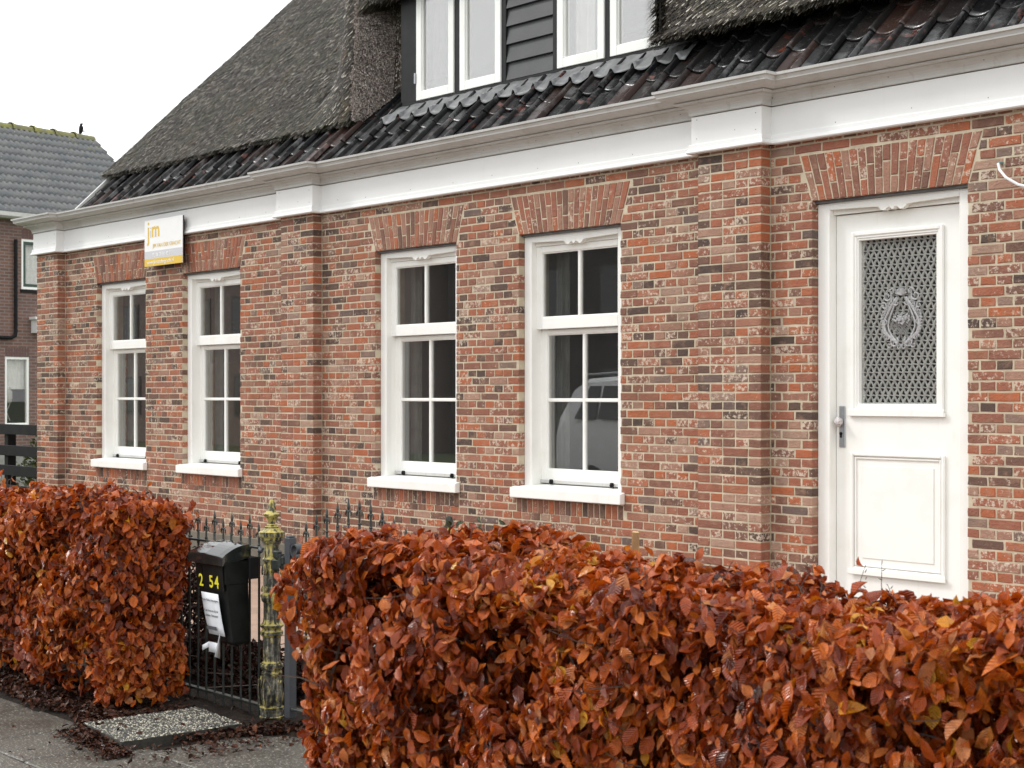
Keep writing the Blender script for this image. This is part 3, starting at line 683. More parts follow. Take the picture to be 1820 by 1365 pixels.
# ---- the thatch
def sst(x): x = max(0, min(1, x)); return x*x*(3-2*x)
HO0, HO1, HZ = -12.52, -8.45, 5.50
def n_out(s, z):
    nl = 9.045 + (z-4.36)/.944; nr = 8.95 + (z-4.44)/.944; k = sst((s+12.5)/4.05); nm = nl*(1-k) + nr*k
    nv = 9.03 + .05*(z-4.4) if z < 5.85 else 9.10 + (z-5.85)*1.58
    w = 1 if HO0-.05 < s < HO1+.05 else (sst((s-(HO0-1.3))/1.25) if s < HO0 else sst(((HO1+1.7)-s)/1.65))
    nv = min(nv, nm) if z < 8.5 else nm
    und = .010*math.sin(s*2.3+z*1.7)+.006*math.sin(s*5.1-z*4.3)
    return nm + (nv-nm)*w + und*(0 if z > 8.4 else 1)
def jag(s): return .010*math.sin(s*9.1)+.008*math.sin(s*23+1)+.006*math.sin(s*47)
def zlip(s): return (4.36 if s < HO0 else 4.44 if s > HO1 else HZ - .16*max(0, 1-min(s-HO0, HO1-s)/.30)**2) + jag(s)*.7
V = []; F = []; samples = []
def patch(sa, sb, ns, nz, zfun=None):
    base = len(V)
    for i in range(ns+1):
        s = sa + (sb-sa)*i/ns; z0 = (zfun or zlip)(s)
        V.append((s, n_out(s, z0)+.32, z0+.06)); V.append((s, n_out(s, z0)+.05, z0-.015))
        for j in range(nz+1):
            t = j/nz; z = z0 + (8.6-z0)*(t**1.15); n = n_out(s, z)
            if j < 2: n += (.018, .004)[j]
            V.append((s, n, z))
    c = nz+3
    for i in range(ns):
        for j in range(c-1): F.append((base+i*c+j, base+(i+1)*c+j, base+(i+1)*c+j+1, base+i*c+j+1))
patch(-17.82, HO0, 90, 60); patch(HO0, HO1, 70, 50, lambda s: zlip(min(max(s, HO0+.001), HO1-.001))); patch(HO1, -2.9, 90, 60)
def strip(cols):                # cols: list of polylines of equal length
    base = len(V); n = len(cols[0])
    for c in cols: V.extend(c)
    for i in range(len(cols)-1):
        for j in range(n-1): F.append((base+i*n+j, base+(i+1)*n+j, base+(i+1)*n+j+1, base+i*n+j+1))
zs = [4.35 + (5.62-4.35)*k/30 for k in range(31)]
wob = lambda z, q: .02*math.sin(z*7+q)+.012*math.sin(z*17+q*2)
cheek = [[(HO0+jag(z)*1.5, n_out(HO0-.001, z)+.0, z) for z in zs], [(HO0+.03+wob(z,1)*.4, 9.10, z-.006) for z in zs], [(HO0+.055+wob(z,2), 9.25, z-.012) for z in zs], [(HO0+.09+wob(z,3), 9.40, z-.01) for z in zs],
         [(HO0+.15+wob(z,4), 9.47, z) for z in zs], [(HO0+.38, 9.42, z) for z in zs], [(-11.885, 9.31, z) for z in zs], [(-11.885, 9.45, z) for z in zs]]
strip(cheek)
strip([[(HO1+.03, 9.0, z) for z in zs[4:]], [(HO1-.03, 9.05, z) for z in zs[4:]], [(HO1-.02, 9.25, z) for z in zs[4:]], [(HO1+.05, 9.5, z) for z in zs[4:]]])
# verge thickness on the gable side and the far slope
vz = [4.36 + 4.24*k/30 for k in range(31)]
for s in (-17.82, -2.9): strip([[(s, n_out(s, z), z) for z in vz], [(s, n_out(s, z)+.30, z-.06) for z in vz]])
strip([[(-17.82, n_out(-17.82, 8.6), 8.6), (-17.82, 17.9, 4.2)], [(-2.9, n_out(-2.9, 8.6), 8.6), (-2.9, 17.9, 4.2)]])
V_ = np.array(V); F_ = np.array(F); V_[:, 1] += rng.normal(0, .006, len(V_))
th_o = np_obj('thatch', V_, F_, M['thatch'], house, rnd=np.repeat(rng.uniform(.1,.75,(len(V_),1)), 4, 1), kind='stuff')
def straws(C, D, NR, L, Wd, name, parent, mat, cmul=1):
    """thin reeds: C base points, D unit directions, NR normals"""
    n = len(C); T = np.cross(D, NR); T /= np.linalg.norm(T, axis=1, keepdims=True)+1e-9
    w = (Wd*T); e = C + D*L
    V = np.stack([C-w, C+w, e+w*.7, e-w*.7], 1).reshape(-1, 3); F = np.arange(4*n).reshape(-1, 4)
    c = np.repeat(np.clip(rng.beta(1.1, 1.9, n), 0, 1), 4)*cmul; c[2::4] *= 1.25; c[3::4] *= 1.25
    return np_obj(name, V, F, mat, parent, rnd=np.stack([c, c, c, c], 1), kind='stuff')
C = []; D = []; NR = []; LL = []; WW = []
def surf(s, z):
    p = Vector((s, n_out(s, z), z)); dz = Vector((0, n_out(s, z+.05)-p.y, .05)); ds = Vector((.05, n_out(s+.05, z)-p.y, 0))
    nr = dz.cross(ds).normalized()
    if nr.y > 0: nr = -nr
    dn = -dz.normalized(); steep = max(0, min(1, (abs(dz.z)/max(1e-6, dz.length) - .72)/.25)); dn = (dn - ds.normalized()*1.5*steep).normalized()
    return p, dn, nr
R = random.Random(3)
def add_straw(p, d, nr, L, w): C.append(p); D.append(d.normalized()); NR.append(nr); LL.append(L); WW.append(w)
for k in range(115000):
    s = R.uniform(-17.82, -5.2) if k % 4 else R.uniform(-17.82, -12.5); z0 = zlip(s); z = z0 + .02 + R.random()**1.2*(2.9 if s < HO0 else 1.0)
    if z > 7.4: continue
    p, d, nr = surf(s, z); j = Vector((R.gauss(0,.16), R.gauss(0,.05), R.gauss(0,.05)))
    add_straw(p + nr*R.uniform(.0,.010), d + nr*R.uniform(.01,.17) + j, nr, R.uniform(.03,.095), R.uniform(.0032,.0075))
for k in range(9000):                       # ragged eaves
    s = R.uniform(-17.82, -5.2); z0 = zlip(s) - .01 + R.random()**2*.03; p, d, nr = surf(s, z0+.02); p = p + Vector((0, R.uniform(0,.20)*R.random(), -.02))
    add_straw(p, d + Vector((R.gauss(0,.15), R.uniform(-.12,.1), R.uniform(-.3,.1))), nr, R.uniform(.03,.075), R.uniform(.002,.004))
C, D, NR, LL, WW, C2, D2, NR2, LL2, WW2 = [], [], [], [], [], C, D, NR, LL, WW
for k in range(26000):                      # cut ends on the cheek beside the dormer, few inside to imitate shade
    z = R.uniform(4.36, 5.6); f = R.random()*3.7 if R.random() < .9 else R.random()*4.9; i = int(f); f -= i; j = min(29, int((z-4.35)/(5.62-4.35)*30))
    p = Vector(cheek[i][j])*(1-f) + Vector(cheek[i+1][j])*f; p.z = z
    nr = Vector((.9, -.4, -.1)); d = Vector((.45+R.gauss(0,.2), -.55+R.gauss(0,.2), -.62+R.gauss(0,.2)))
    add_straw(p, d, nr, R.uniform(.015,.05), R.uniform(.003,.0065))
C, D, NR, LL, WW, C2, D2, NR2, LL2, WW2 = C2, D2, NR2, LL2, WW2, C, D, NR, LL, WW
for k in range(5000):                       # rounded left end of the right hand thatch
    z = R.uniform(4.40, 5.5); p = Vector((HO1 + R.uniform(-.02,.10), R.uniform(8.95, 9.12), z))
    if p.x > HO1+.03: p.y = n_out(HO1+.05, z) + R.uniform(-.01,.02)
    add_straw(p, Vector((-.35+R.gauss(0,.25), -.45+R.gauss(0,.2), -.75)), Vector((-.6,-.8,0)), R.uniform(.03,.08), R.uniform(.002,.0045))
a_ = lambda L: np.array([tuple(v) for v in L])
straws(a_(C), a_(D), a_(NR), np.array(LL)[:,None], np.array(WW)[:,None], 'reed', house, M['thatch'])
straws(a_(C2), a_(D2), a_(NR2), np.array(LL2)[:,None], np.array(WW2)[:,None], 'cut_reed', house, M['cutreed'])
# ------------------------------------------------------------------ agency sign at the eaves
def text_mesh(txt, size, origin, ex=.0008, align='LEFT', sx=1.0, yaw=0, bold=0, shear=0):
    """flat lettering facing the street (-Y), returned as MB-ready mesh data"""
    cu = bpy.data.curves.new('t', 'FONT'); cu.body = txt; cu.size = size; cu.align_x = align; cu.extrude = ex; cu.offset = bold; cu.shear = shear
    ob = bpy.data.objects.new('t', cu); me = bpy.data.meshes.new_from_object(ob); bpy.data.objects.remove(ob); bpy.data.curves.remove(cu)
    for v in me.vertices: v.co = Vector((origin[0] + v.co.x*sx, origin[1] - v.co.z, origin[2] + v.co.y))
    return me
def lettering(txt, size, origin, mat, parent, name='lettering', xf=None, **kw):
    me = text_mesh(txt, size, origin, **kw); me.materials.clear(); me.materials.append(mat); me.name = name
    if xf:
        for v in me.vertices: v.co = xf(v.co)
    return link(bpy.data.objects.new(name, me), parent)
M['board'] = simple('white_sign_board', (.86,.86,.85), (.82,.82,.81), 3, .35)
M['gold'] = simple('gold_print', (.72,.48,.045), None, 1, .45); M['silver'] = simple('grey_print', (.58,.58,.60), None, 1, .45); M['whiteink'] = simple('white_print', (.9,.9,.88), None, 1, .5)
SX0, SX1, SZ0, SZ1, SY = -15.09, -14.29, 3.02, 3.51, 8.16
sign = root('agency_sign', (-14.78, SY, SZ0), 'white rectangular sign with gold lettering and gold bottom band, fixed under the eaves', 'sign')
MB().box(SX0, SX1, SY, SY+.006, SZ0, SZ1, .001).build('panel', M['board'], sign)
MB().box(SX0+.002, SX1-.002, SY+.0065, SY+.02, SZ0+.002, SZ1-.002).build('panel_backing', M['black'], sign)
mb = MB()
for x in (SX0+.12, SX1-.12): mb.box(x-.015, x+.015, SY+.0205, W-.003, SZ0+.08, SZ1-.1)
mb.build('bracket', M['black'], sign)
MB().box(SX0+.001, SX1-.001, SY-.001, SY-.0002, SZ0+.001, SZ0+.078).build('gold_band', M['gold'], sign)
MB().box(SX0+.001, SX1-.001, SY-.001, SY-.0002, SZ0+.080, SZ0+.160).build('grey_band', M['silver'], sign)
lettering('j', .29, (SX0+.055, SY-.0012, SZ0+.285), M['gold'], sign); lettering('i', .17, (SX0+.115, SY-.0012, SZ0+.305), M['silver'], sign)
lettering('m', .23, (SX0+.150, SY-.0012, SZ0+.310), M['gold'], sign, bold=.004)
lettering('JIM VAN DER GRACHT', .058, (SX0+.18, SY-.0012, SZ0+.195), M['gold'], sign)
lettering('M: 06 1234 5678  |  makelaardij', .042, (SX0+.17, SY-.0022, SZ0+.105), M['whiteink'], sign) if False else lettering('M: 06 20 01 42 71', .056, (SX0+.17, SY-.0022, SZ0+.100), M['whiteink'], sign)
lettering('www.jimvandergracht.nl', .058, (SX0+.06, SY-.0022, SZ0+.024), M['whiteink'], sign)

# cable hanging out of the brickwork
mb = MB(); pts = [(-4.955, W+.02, 3.015), (-4.955, W-.015, 3.015), (-4.95, W-.05, 3.005), (-4.925, W-.075, 2.965), (-4.88, W-.085, 2.915), (-4.80, W-.085, 2.865), (-4.68, W-.07, 2.83), (-4.5, W-.05, 2.80), (-4.2, W-.03, 2.79)]
cab = root('cable', (-4.955, W, 3.015), 'white cable sticking out of the brick wall right of the door', 'cable')
MB().tube(pts[2:], .0085, 8).build('sheath', simple('white_pvc', (.8,.81,.82), None, 1, .4), cab, smooth=True); MB().tube(pts[:3], .0092, 8).build('sleeve', simple('teal_pvc', (.16,.30,.31), None, 1, .4), cab, smooth=True)

# ------------------------------------------------------------------ iron fence and gate on the line n = 4.34
FY = 4.34
def spear(mb, x, y, z0, zt_):
    """leaf blade above two curled lugs and a collar"""
    mb.tube([(x,y,zt_-.125),(x,y,zt_-.118),(x,y,zt_-.112)], [.006,.0105,.006], 6)
    b = [(x-.004,0,-.062),(x-.0125,0,-.040),(x-.010,0,-.025),(x,0,.0)]
    P = [(0,-.066),(.006,-.055),(.0135,-.040),(.0105,-.024),(0,0),(-.0105,-.024),(-.0135,-.040),(-.006,-.055)]
    c0 = [(x+px, y, zt_+pz) for px, pz in P]; i = len(mb.v)
    mb.v += c0 + [(x, y-.006, zt_-.038), (x, y+.006, zt_-.038)]; mb.a += [mb.cur]*10
    for k in range(8): mb.f.append((i+k, i+(k+1) % 8, i+8)); mb.f.append((i+(k+1) % 8, i+k, i+9))
    for sg in (1, -1):
        mb.tube([(x, y, zt_-.062), (x+sg*.011, y, zt_-.056), (x+sg*.019, y, zt_-.064), (x+sg*.021, y, zt_-.076), (x+sg*.016, y, zt_-.080)], [.006,.0055,.005,.004,.003], 5)
    mb.tube([(x,y,zt_-.12),(x,y,zt_-.06)], .0058, 6)
def bar_meshes(z0, zt_):
    a = MB().tube([(0,0,z0),(0,0,zt_-.186),(0,0,zt_-.180),(0,0,zt_-.174),(0,0,zt_-.112)], [.0068,.0068,.0105,.0068,.0068], 6).mesh('bar', M['iron'], True); b = MB(); spear(b, 0, 0, z0, zt_); return a, b.mesh('spearhead', M['iron'], False)
SP = .0865
def fence(x0, x1, label, phase):
    f = root('iron_fence', ((x0+x1)/2, FY, 0), label, 'fence')
    mb = MB(); mb.box(x0, x1, FY-.016, FY+.016, .868, .880, .002); mb.build('rail', M['iron'], f)
    mb = MB(); mb.box(x0, x1, FY-.016, FY+.016, .066, .078, .002); mb.build('rail', M['iron'], f)
    A = bar_meshes(.0, 1.043); B = bar_meshes(.0, 1.006); k = 0
    q = -6.917 + math.ceil((x0+.03+6.917)/SP)*SP
    while q < x1 - .02:
        m = A if round((q+6.917)/SP) % 2 == 0 else B
        bar = inst('bar', m[0], (q, FY, random.uniform(-.004,.002)), f, rot=(random.uniform(-.004,.004), random.uniform(-.003,.003), 0)); inst('spearhead', m[1], (q, FY, random.uniform(-.002,.002)), bar); q += SP
    return f
fence(-10.6, -6.76, 'dark green iron spear-topped fence behind the black letterbox', 0)
# scroll joining rail and left post
gate = root('iron_gate', (-6.0, FY, 0), 'dark iron gate with spears rising to the middle between two ornate posts', 'gate')
GX0, GX1 = -6.565, -5.45
for x in (GX0, GX1-.045):
    mb = MB(); mb.box(x, x+.045, FY-.022, FY+.022, .05, .945, .003); mb.box(x+.003, x+.042, FY-.019, FY+.019, .9453, .955, .005); mb.build('stile', M['steel'], gate)
gz = lambda x: .845 + .11*(1-abs((x+6.0)/.50))**1.0 if abs(x+6.0) < .5 else .845
gz = lambda x: .830 + .115*max(0, math.cos(math.pi*(x+6.0)/1.02))**.9
pts = []
for k in range(33):
    x = -6.50 + k*(1.0/32); pts.append((x, gz(x)))
mb = MB(); i = 0; sec = [(-.020,0),(.020,0),(.020,.007),(-.020,.007)]
mb.grid([[(x, FY+a, z+b) for a, b in sec] for x, z in pts], True); mb.build('rail', M['steel'], gate)
for sg, cx_ in ((1, -6.478), (-1, -5.522)):   # flat bars curled at the stiles
    mb = MB(); rows = []
    for k in range(18):
        t = k/17; a = math.radians(-90 - 330*t); r = .042 - .020*t
        rows.append([(cx_ + sg*(-.0) + sg*r*math.cos(a)*1, FY+u, .886 + r*math.sin(a)) for u in (-.020,.020)] + [(cx_ + sg*(r-.007)*math.cos(a), FY+u, .886 + (r-.007)*math.sin(a)) for u in (.020,-.020)])
    mb.grid(rows, True); mb.build('scroll', M['steel'], gate)
mb = MB(); mb.box(GX0+.046, GX1-.046, FY-.016, FY+.016, .09, .102, .002); mb.build('rail', M['iron'], gate)
x = -6.405; zs_t = {}
for k in range(10):
    x = -6.405 + k*.0886; top = 1.000 + .165*max(0, math.cos(math.pi*(x+5.985)/1.05))**1.3
    A = bar_meshes(.085, top); bar = inst('bar', A[0], (x, FY, 0), gate); inst('spearhead', A[1], (x, FY, 0), bar)
mb = MB()
for z in (.80, .62): mb.tube([(GX0-.03, FY-.02, z), (GX0-.03, FY-.02, z+.06)], .016, 8); mb.box(GX0-.035, GX0, FY-.03, FY-.005, z+.01, z+.05, .004)
mb.build('hinge', M['iron'], gate)

# ---- ornate cast posts
def post_mat():
    t = NT('mossy_cast_post'); p = t.pos(); g = t.n('ShaderNodeNewGeometry'); sx = t.n('ShaderNodeSeparateXYZ'); t.l(g.outputs['Normal'], sx.inputs[0])
    n = t.noise(p, 34, 5, .7); st = t.noise(t.mapp(p, (1,1,.14)), 55, 4, .65)
    c = t.ramp(t.math('ADD', t.math('MULTIPLY', n, .45), t.math('MULTIPLY', st, .55)), [(.40, (.012,.012,.010)), (.49, (.050,.048,.038)), (.57, (.17,.16,.125)), (.67, (.50,.46,.37))])
    m = t.math('ADD', t.math('ADD', t.math('MULTIPLY', t.noise(p, 14, 4, .65), .5), t.math('MULTIPLY', st, .45)), t.math('MULTIPLY', t.math('ABSOLUTE', sx.outputs[2]), .13))
    c = t.mix(t.math('MULTIPLY', t.gr(m, .508, .59), .8), c, t.mix(n, (.20,.165,.015), (.80,.66,.20)))
    return t.bsdf(c, .6, t.bump(n, .8, .005), spec=.3)
M['post'] = post_mat()
def prof():
    a = lambda y: 1.1754 - y*.000479; b = lambda y: .5786 - y*.0004577; P = []
    for y, r in ((108,12),(118,24),(150,36),(175,34),(200,44),(222,42),(235,52),(255,80),(275,80),(300,58),(325,40),(345,32),(362,36),(368,52),(385,56),(390,74),(404,74),(410,84),(425,98),(440,118),(446,132),(488,134),(494,130),(500,124),(515,112),(535,112),(548,96),(560,96),(566,84),(578,86),(585,80),(600,78),(690,74),(705,78),(720,84),(728,94),(745,94),(755,84),(768,76),(790,74),(900,80),(912,86),(990,84),(1060,80),(1082,80),(1090,92),(1105,100),(1130,108),(1160,106),(1176,98),(1186,88),(1196,84),(1365,84)):
        P.append((a(y), r*.000490))
    for y, r in ((100,88),(150,92),(170,104),(185,128),(200,130),(215,112),(232,100),(245,104),(258,122),(288,126),(305,112),(318,98),(575,90),(590,96),(600,110),(612,112),(664,112),(676,112),(686,96),(700,98),(716,108),(742,100),(755,94),(800,98),(850,108),(910,120),(965,128),(1010,122),(1040,110),(1068,104),(1080,112),(1090,130),(1120,132),(1128,124),(1185,124),(1192,132),(1206,130),(1215,122),(1290,134),(1400,140)):
        P.append((b(y), r*.000466))
    return P[::-1]
def flute(z, a):
    if .665 < z < .80 or .525 < z < .605 or .33 < z < .435: return 1 - .10*abs(math.sin(a*7))
    if .08 < z < .235: return 1 + .07*math.cos(a*5)
    if 1.045 < z < 1.12: return 1 + .16*math.sin(a*3+z*90)
    return 1
def gatepost(x, label):
    p = root('gate_post', (x, FY, 0), label, 'post', 'ornate gate posts'); x0 = x
    P = [q for q in prof()]
    lo = [q for q in P if q[0] < .985]; hi = [q for q in P if q[0] > .975]
    MB().lathe(lo, x, FY, 42, flute).build('shaft', M['post'], p, smooth=True); MB().lathe(hi, x, FY, 20, flute).build('finial', M['post'], p, smooth=True)
    mb = MB()
    for (z, r, n, s) in ((.288, .053, 14, .0095), (.640, .048, 14, .0085), (.925, .054, 26, .0052), (.250, .046, 8, .009)):
        for k in range(n): a = 2*math.pi*(k+.5)/n; mb.ball((x+r*math.cos(a), FY+r*math.sin(a), z), s, 6, 4, (1,1,1.25))
    mb.build('beading', M['post'], p, smooth=True, kind='stuff')
    for (z0, h, r, n, out) in ((.80, -.055, .036, 8, .012), (.69, -.03, .040, 8, .009), (.085, .135, .055, 5, .016), (.235, -.10, .047, 5, .014)):
        for k in range(n):                 # pointed leaves laid against the shaft
            mb = MB(); a = 2*math.pi*k/n + .2; rows = []
            for t in (0,.25,.5,.75,1):
                w = .75*math.sin(math.pi*min(.97, t*.8+.2))*(2*math.pi/n)*.5; rr = r + out*(.35+.65*math.sin(math.pi*t*.7)); z = z0 + h*t
                rows.append([(x+(rr-.006)*math.cos(a-w), FY+(rr-.006)*math.sin(a-w), z), (x+(rr+.004)*math.cos(a), FY+(rr+.004)*math.sin(a), z), (x+(rr-.006)*math.cos(a+w), FY+(rr-.006)*math.sin(a+w), z)])
            mb.grid(rows); mb.build('leaf_ornament', M['post'], p)
    MB().box(x+.03, x+.105, FY-.028, FY+.01, .775, .83, .006).build('clamp', M['iron'], p); MB().box(x+.06, x+.10, FY-.035, FY+.0, .835, .875, .006).build('clamp', M['iron'], p)
    MB().tube([(x-.11, FY, .874), (x-.085, FY-.01, .872), (x-.06, FY-.03, .862), (x-.035, FY-.035, .866)], [.010,.012,.014,.008], 8).build('rail_end', M['steel'], p, smooth=True)
    return p
gatepost(-6.712, 'mossy ornate cast post right beside the black letterbox, left side of the gate'); gatepost(-5.300, 'mossy ornate cast post of which only the finial shows above the right-hand hedge')

# ------------------------------------------------------------------ letterbox
box = root('letterbox', (-6.98, 4.2, .40), 'black plastic letterbox with yellow house number and taped paper notices', 'letterbox')
bx0, bx1, by0, by1 = -7.125, -6.838, 4.135, 4.265
def prism(mb, z0, z1, t0, t1):       # t: (x0,x1,y0,y1) at each level
    mb.hexa([(t0[0],t0[2],z0),(t0[1],t0[2],z0),(t0[1],t0[3],z0),(t0[0],t0[3],z0),(t1[0],t1[2],z1),(t1[1],t1[2],z1),(t1[1],t1[3],z1),(t1[0],t1[3],z1)])
mb = MB(); T = {z: None for z in ()}
lv = [(.395, (-7.025,-6.800,4.175,by1)), (.41, (-7.030,-6.795,4.165,by1)), (.70, (-7.085,-6.812,4.142,by1)), (.70, (-7.088,-6.808,4.136,by1)), (.815, (-7.110,-6.815,4.130,by1))]
rows = []
for z, (a0,a1,b0,b1) in lv: rows.append([(a0,b0,z),(a1,b0,z),(a1,b1,z),(a0,b1,z)])
mb.grid(rows, True); mb.face(rows[0][::-1]); mb.face(rows[-1]); body = mb.build('body', M['plastic'], box, bevel=.006)
mb = MB(); rows = []
for k in range(9):                                    # vaulted lid rising towards the back
    t = k/8; y = 4.112 + (4.275-4.112)*t; z = .838 + .056*math.sin(math.pi*.5*min(1, t*1.15)); rows.append((y, z))
a0, a1 = -7.150, -6.806
G = []
G.append([(a0, 4.112, .795 ), (a1, 4.112, .795)])
for y, z in rows: G.append([(a0 + .01*(y > 4.12), y, z - (.0)), ] + [(a0 + (a1-a0)*q, y, z + .010*math.sin(math.pi*q)) for q in (.15,.5,.85)] + [(a1 - .01*(y > 4.12), y, z)])
G[0] = [(a0 + (a1-a0)*q, 4.112, .795) for q in (0,.15,.5,.85,1)]
mb.grid(G); 
for x in (a0, a1):
    s = .01 if x == a0 else -.01
    up = [(x + s*(y > 4.12), y, z) for y, z in rows]; lowr = [(x + s*(y > 4.12), y, .795 + .035*(y-4.112)/.163) for y, z in rows]; mb.grid([lowr, up])
mb.face([G[0][0], G[0][4], (a1-.01, 4.275, .83), (a0+.01, 4.275, .83)]); mb.face([(a0+.01,4.275,.83),(a1-.01,4.275,.83),(a1-.01,4.275,rows[-1][1]),(a0+.01,4.275,rows[-1][1])])
mb.build('lid', M['lidp'], box, bevel=.006)
def face_xf(z): t = (z-.41)/(.815-.41); return 4.165 + (4.130-4.165)*t
def onface(co):                       # lay flat print on the sloping front
    return Vector((co.x, face_xf(co.z) - .0085 + (co.y-4.13), co.z))
bk = MB(); bk.grid([[(x, face_xf(z)-.004, z) for x in (-7.098, -7.038)] for z in (.665, .79)]); bk.grid([[(x, face_xf(z)-.004, z) for x in (-7.026, -6.83)] for z in (.665, .79)])
o = bk.build('number_plate', M['plastic'], box); o.modifiers.new('s', 'SOLIDIFY').thickness = .003
for t_, x in (('2', -7.068), ('5', -6.968), ('4', -6.915)):
    lettering(t_, .088, (x, 4.13, .677), M['yellow'], box, 'number', xf=onface, bold=.0012, sx=.95)
def paper(name, P, lab=None):
    mb = MB(); mb.grid(P); o = mb.build(name, M['paper'], box, smooth=True); o.modifiers.new('s', 'SOLIDIFY').thickness = .0006; return o
fy = lambda z: face_xf(z) - .010
paper('notice', [[(-7.045+.045*t+q*(.170-.01*t), fy(.64-.235*t)-.004-.004*math.sin(3.1*t)-.003*q, .648 - .212*t - .012*q*0) for q in (0,.33,.66,1)] for t in (0,.2,.4,.6,.8,1)])
ty = lambda co: Vector((co.x, fy(co.z) - .0125 + (co.y-4.13), co.z))
lettering('Beste Pakket bezorgers,', .0165, (-7.030, 4.13, .607), M['inkgrey'], box, xf=ty, ex=.0003)
lettering('Kunt leveren bij de', .0175, (-7.015, 4.13, .553), M['inkgrey'], box, xf=ty, ex=.0003)
lettering('zijdeur. Bedankt!', .0175, (-7.003, 4.13, .528), M['inkgrey'], box, xf=ty, ex=.0003)
mb = MB(); A = [(-7.003,.470),(-6.983,.488),(-6.983,.479),(-6.905,.479),(-6.905,.461),(-6.983,.461),(-6.983,.452)]
mb.face([(x, fy(z)-.0135, z) for x, z in A]); o = mb.build('arrow', M['inkgrey'], box); o.modifiers.new('s', 'SOLIDIFY').thickness = .0004
paper('torn_paper', [[(-7.000+.110*q, 4.148+.004*math.sin(4*q), .395 - .052*t) for q in (0,.5,1)] for t in (0,.5,1)])
paper('torn_paper', [[(-6.887+.030*q, 4.146-.03*q*t-.02*q, .432 - .112*t+.02*q) for q in (0,.5,1)] for t in (0,.5,1)])
paper('torn_paper', [[(-7.045+.040*q, 4.152-.015*(1-q), .372-.028*t*1+.022*q) for q in (0,1)] for t in (0,1)])
MB().box(-7.05, -6.80, 4.266, 4.322, .72, .83, .004).build('bracket', M['black'], box)

# ------------------------------------------------------------------ leaves
def leaf_geo(n, seed):
    """unit beech leaves: length along +X, normal +Z. returns V (n,13,3), F, UV"""
    g = np.random.default_rng(seed); ts = np.array([0,.22,.5,.78,1.0]); hw = np.array([0,.26,.34,.22,0])
    fold = g.uniform(.05,.95,n)**1.2; curl = g.normal(.14,.26,n); wid = g.uniform(.75,1.1,n); wav = g.normal(0,.055,(n,6)); tw = g.normal(0,.40,n)
    V = np.zeros((n,11,3)); UV = np.zeros((11,2))
    for k, t in enumerate(ts):
        V[:,k,0] = t; V[:,k,2] = -curl*t*t*1.0 + .10*np.sin(t*3.1)*fold; UV[k] = (.5, t)
    for s in (0,1):
        sg = 1 if s else -1
        for k in (1,2,3):
            i = 5 + s*3 + (k-1); w = hw[k]*wid
            V[:,i,0] = ts[k]+.03; V[:,i,1] = sg*w*np.cos(fold); V[:,i,2] = V[:,k,2] + w*np.sin(fold) + wav[:,s*3+k-1] + sg*tw*w*(ts[k]-.3); UV[i] = (.5+sg*hw[k]*1.3, ts[k])
    F = np.array([[0,5,1],[1,5,6],[1,6,2],[2,6,7],[2,7,3],[3,7,4],[0,1,8],[1,9,8],[1,2,9],[2,10,9],[2,3,10],[3,4,10]])
    return V, F, UV
def place_leaves(pos, xd, nd, size, seed):
    n = len(pos); V, F, UV = leaf_geo(n, seed); xd = xd/np.linalg.norm(xd,axis=1,keepdims=True); yd = np.cross(nd, xd); yd /= np.linalg.norm(yd,axis=1,keepdims=True)+1e-9; zd = np.cross(xd, yd)
    V = V*size[:,None,None]; Wd = pos[:,None,:] + V[:,:,0:1]*xd[:,None,:] + V[:,:,1:2]*yd[:,None,:] + V[:,:,2:3]*zd[:,None,:]
    return Wd, F, UV
def leaves_obj(name, Wd, F, UV, mat, parent, rnd, **kw):
    n = len(Wd); Fa = (F[None] + (np.arange(n)*11)[:,None,None]).reshape(-1,3)
    return np_obj(name, Wd.reshape(-1,3), Fa, mat, parent, rnd=np.repeat(rnd, 11, 0), uv=np.tile(UV, (n,1)), smooth=True, kind='stuff', **kw)
def und(s, z, q): return .050*np.sin(s*3.1+z*2.3+q) + .042*np.sin(s*7.3-z*6.1+2*q) + .034*np.sin(s*13.7+z*11.3+q*3) + .018*np.sin(s*29+z*23+q)
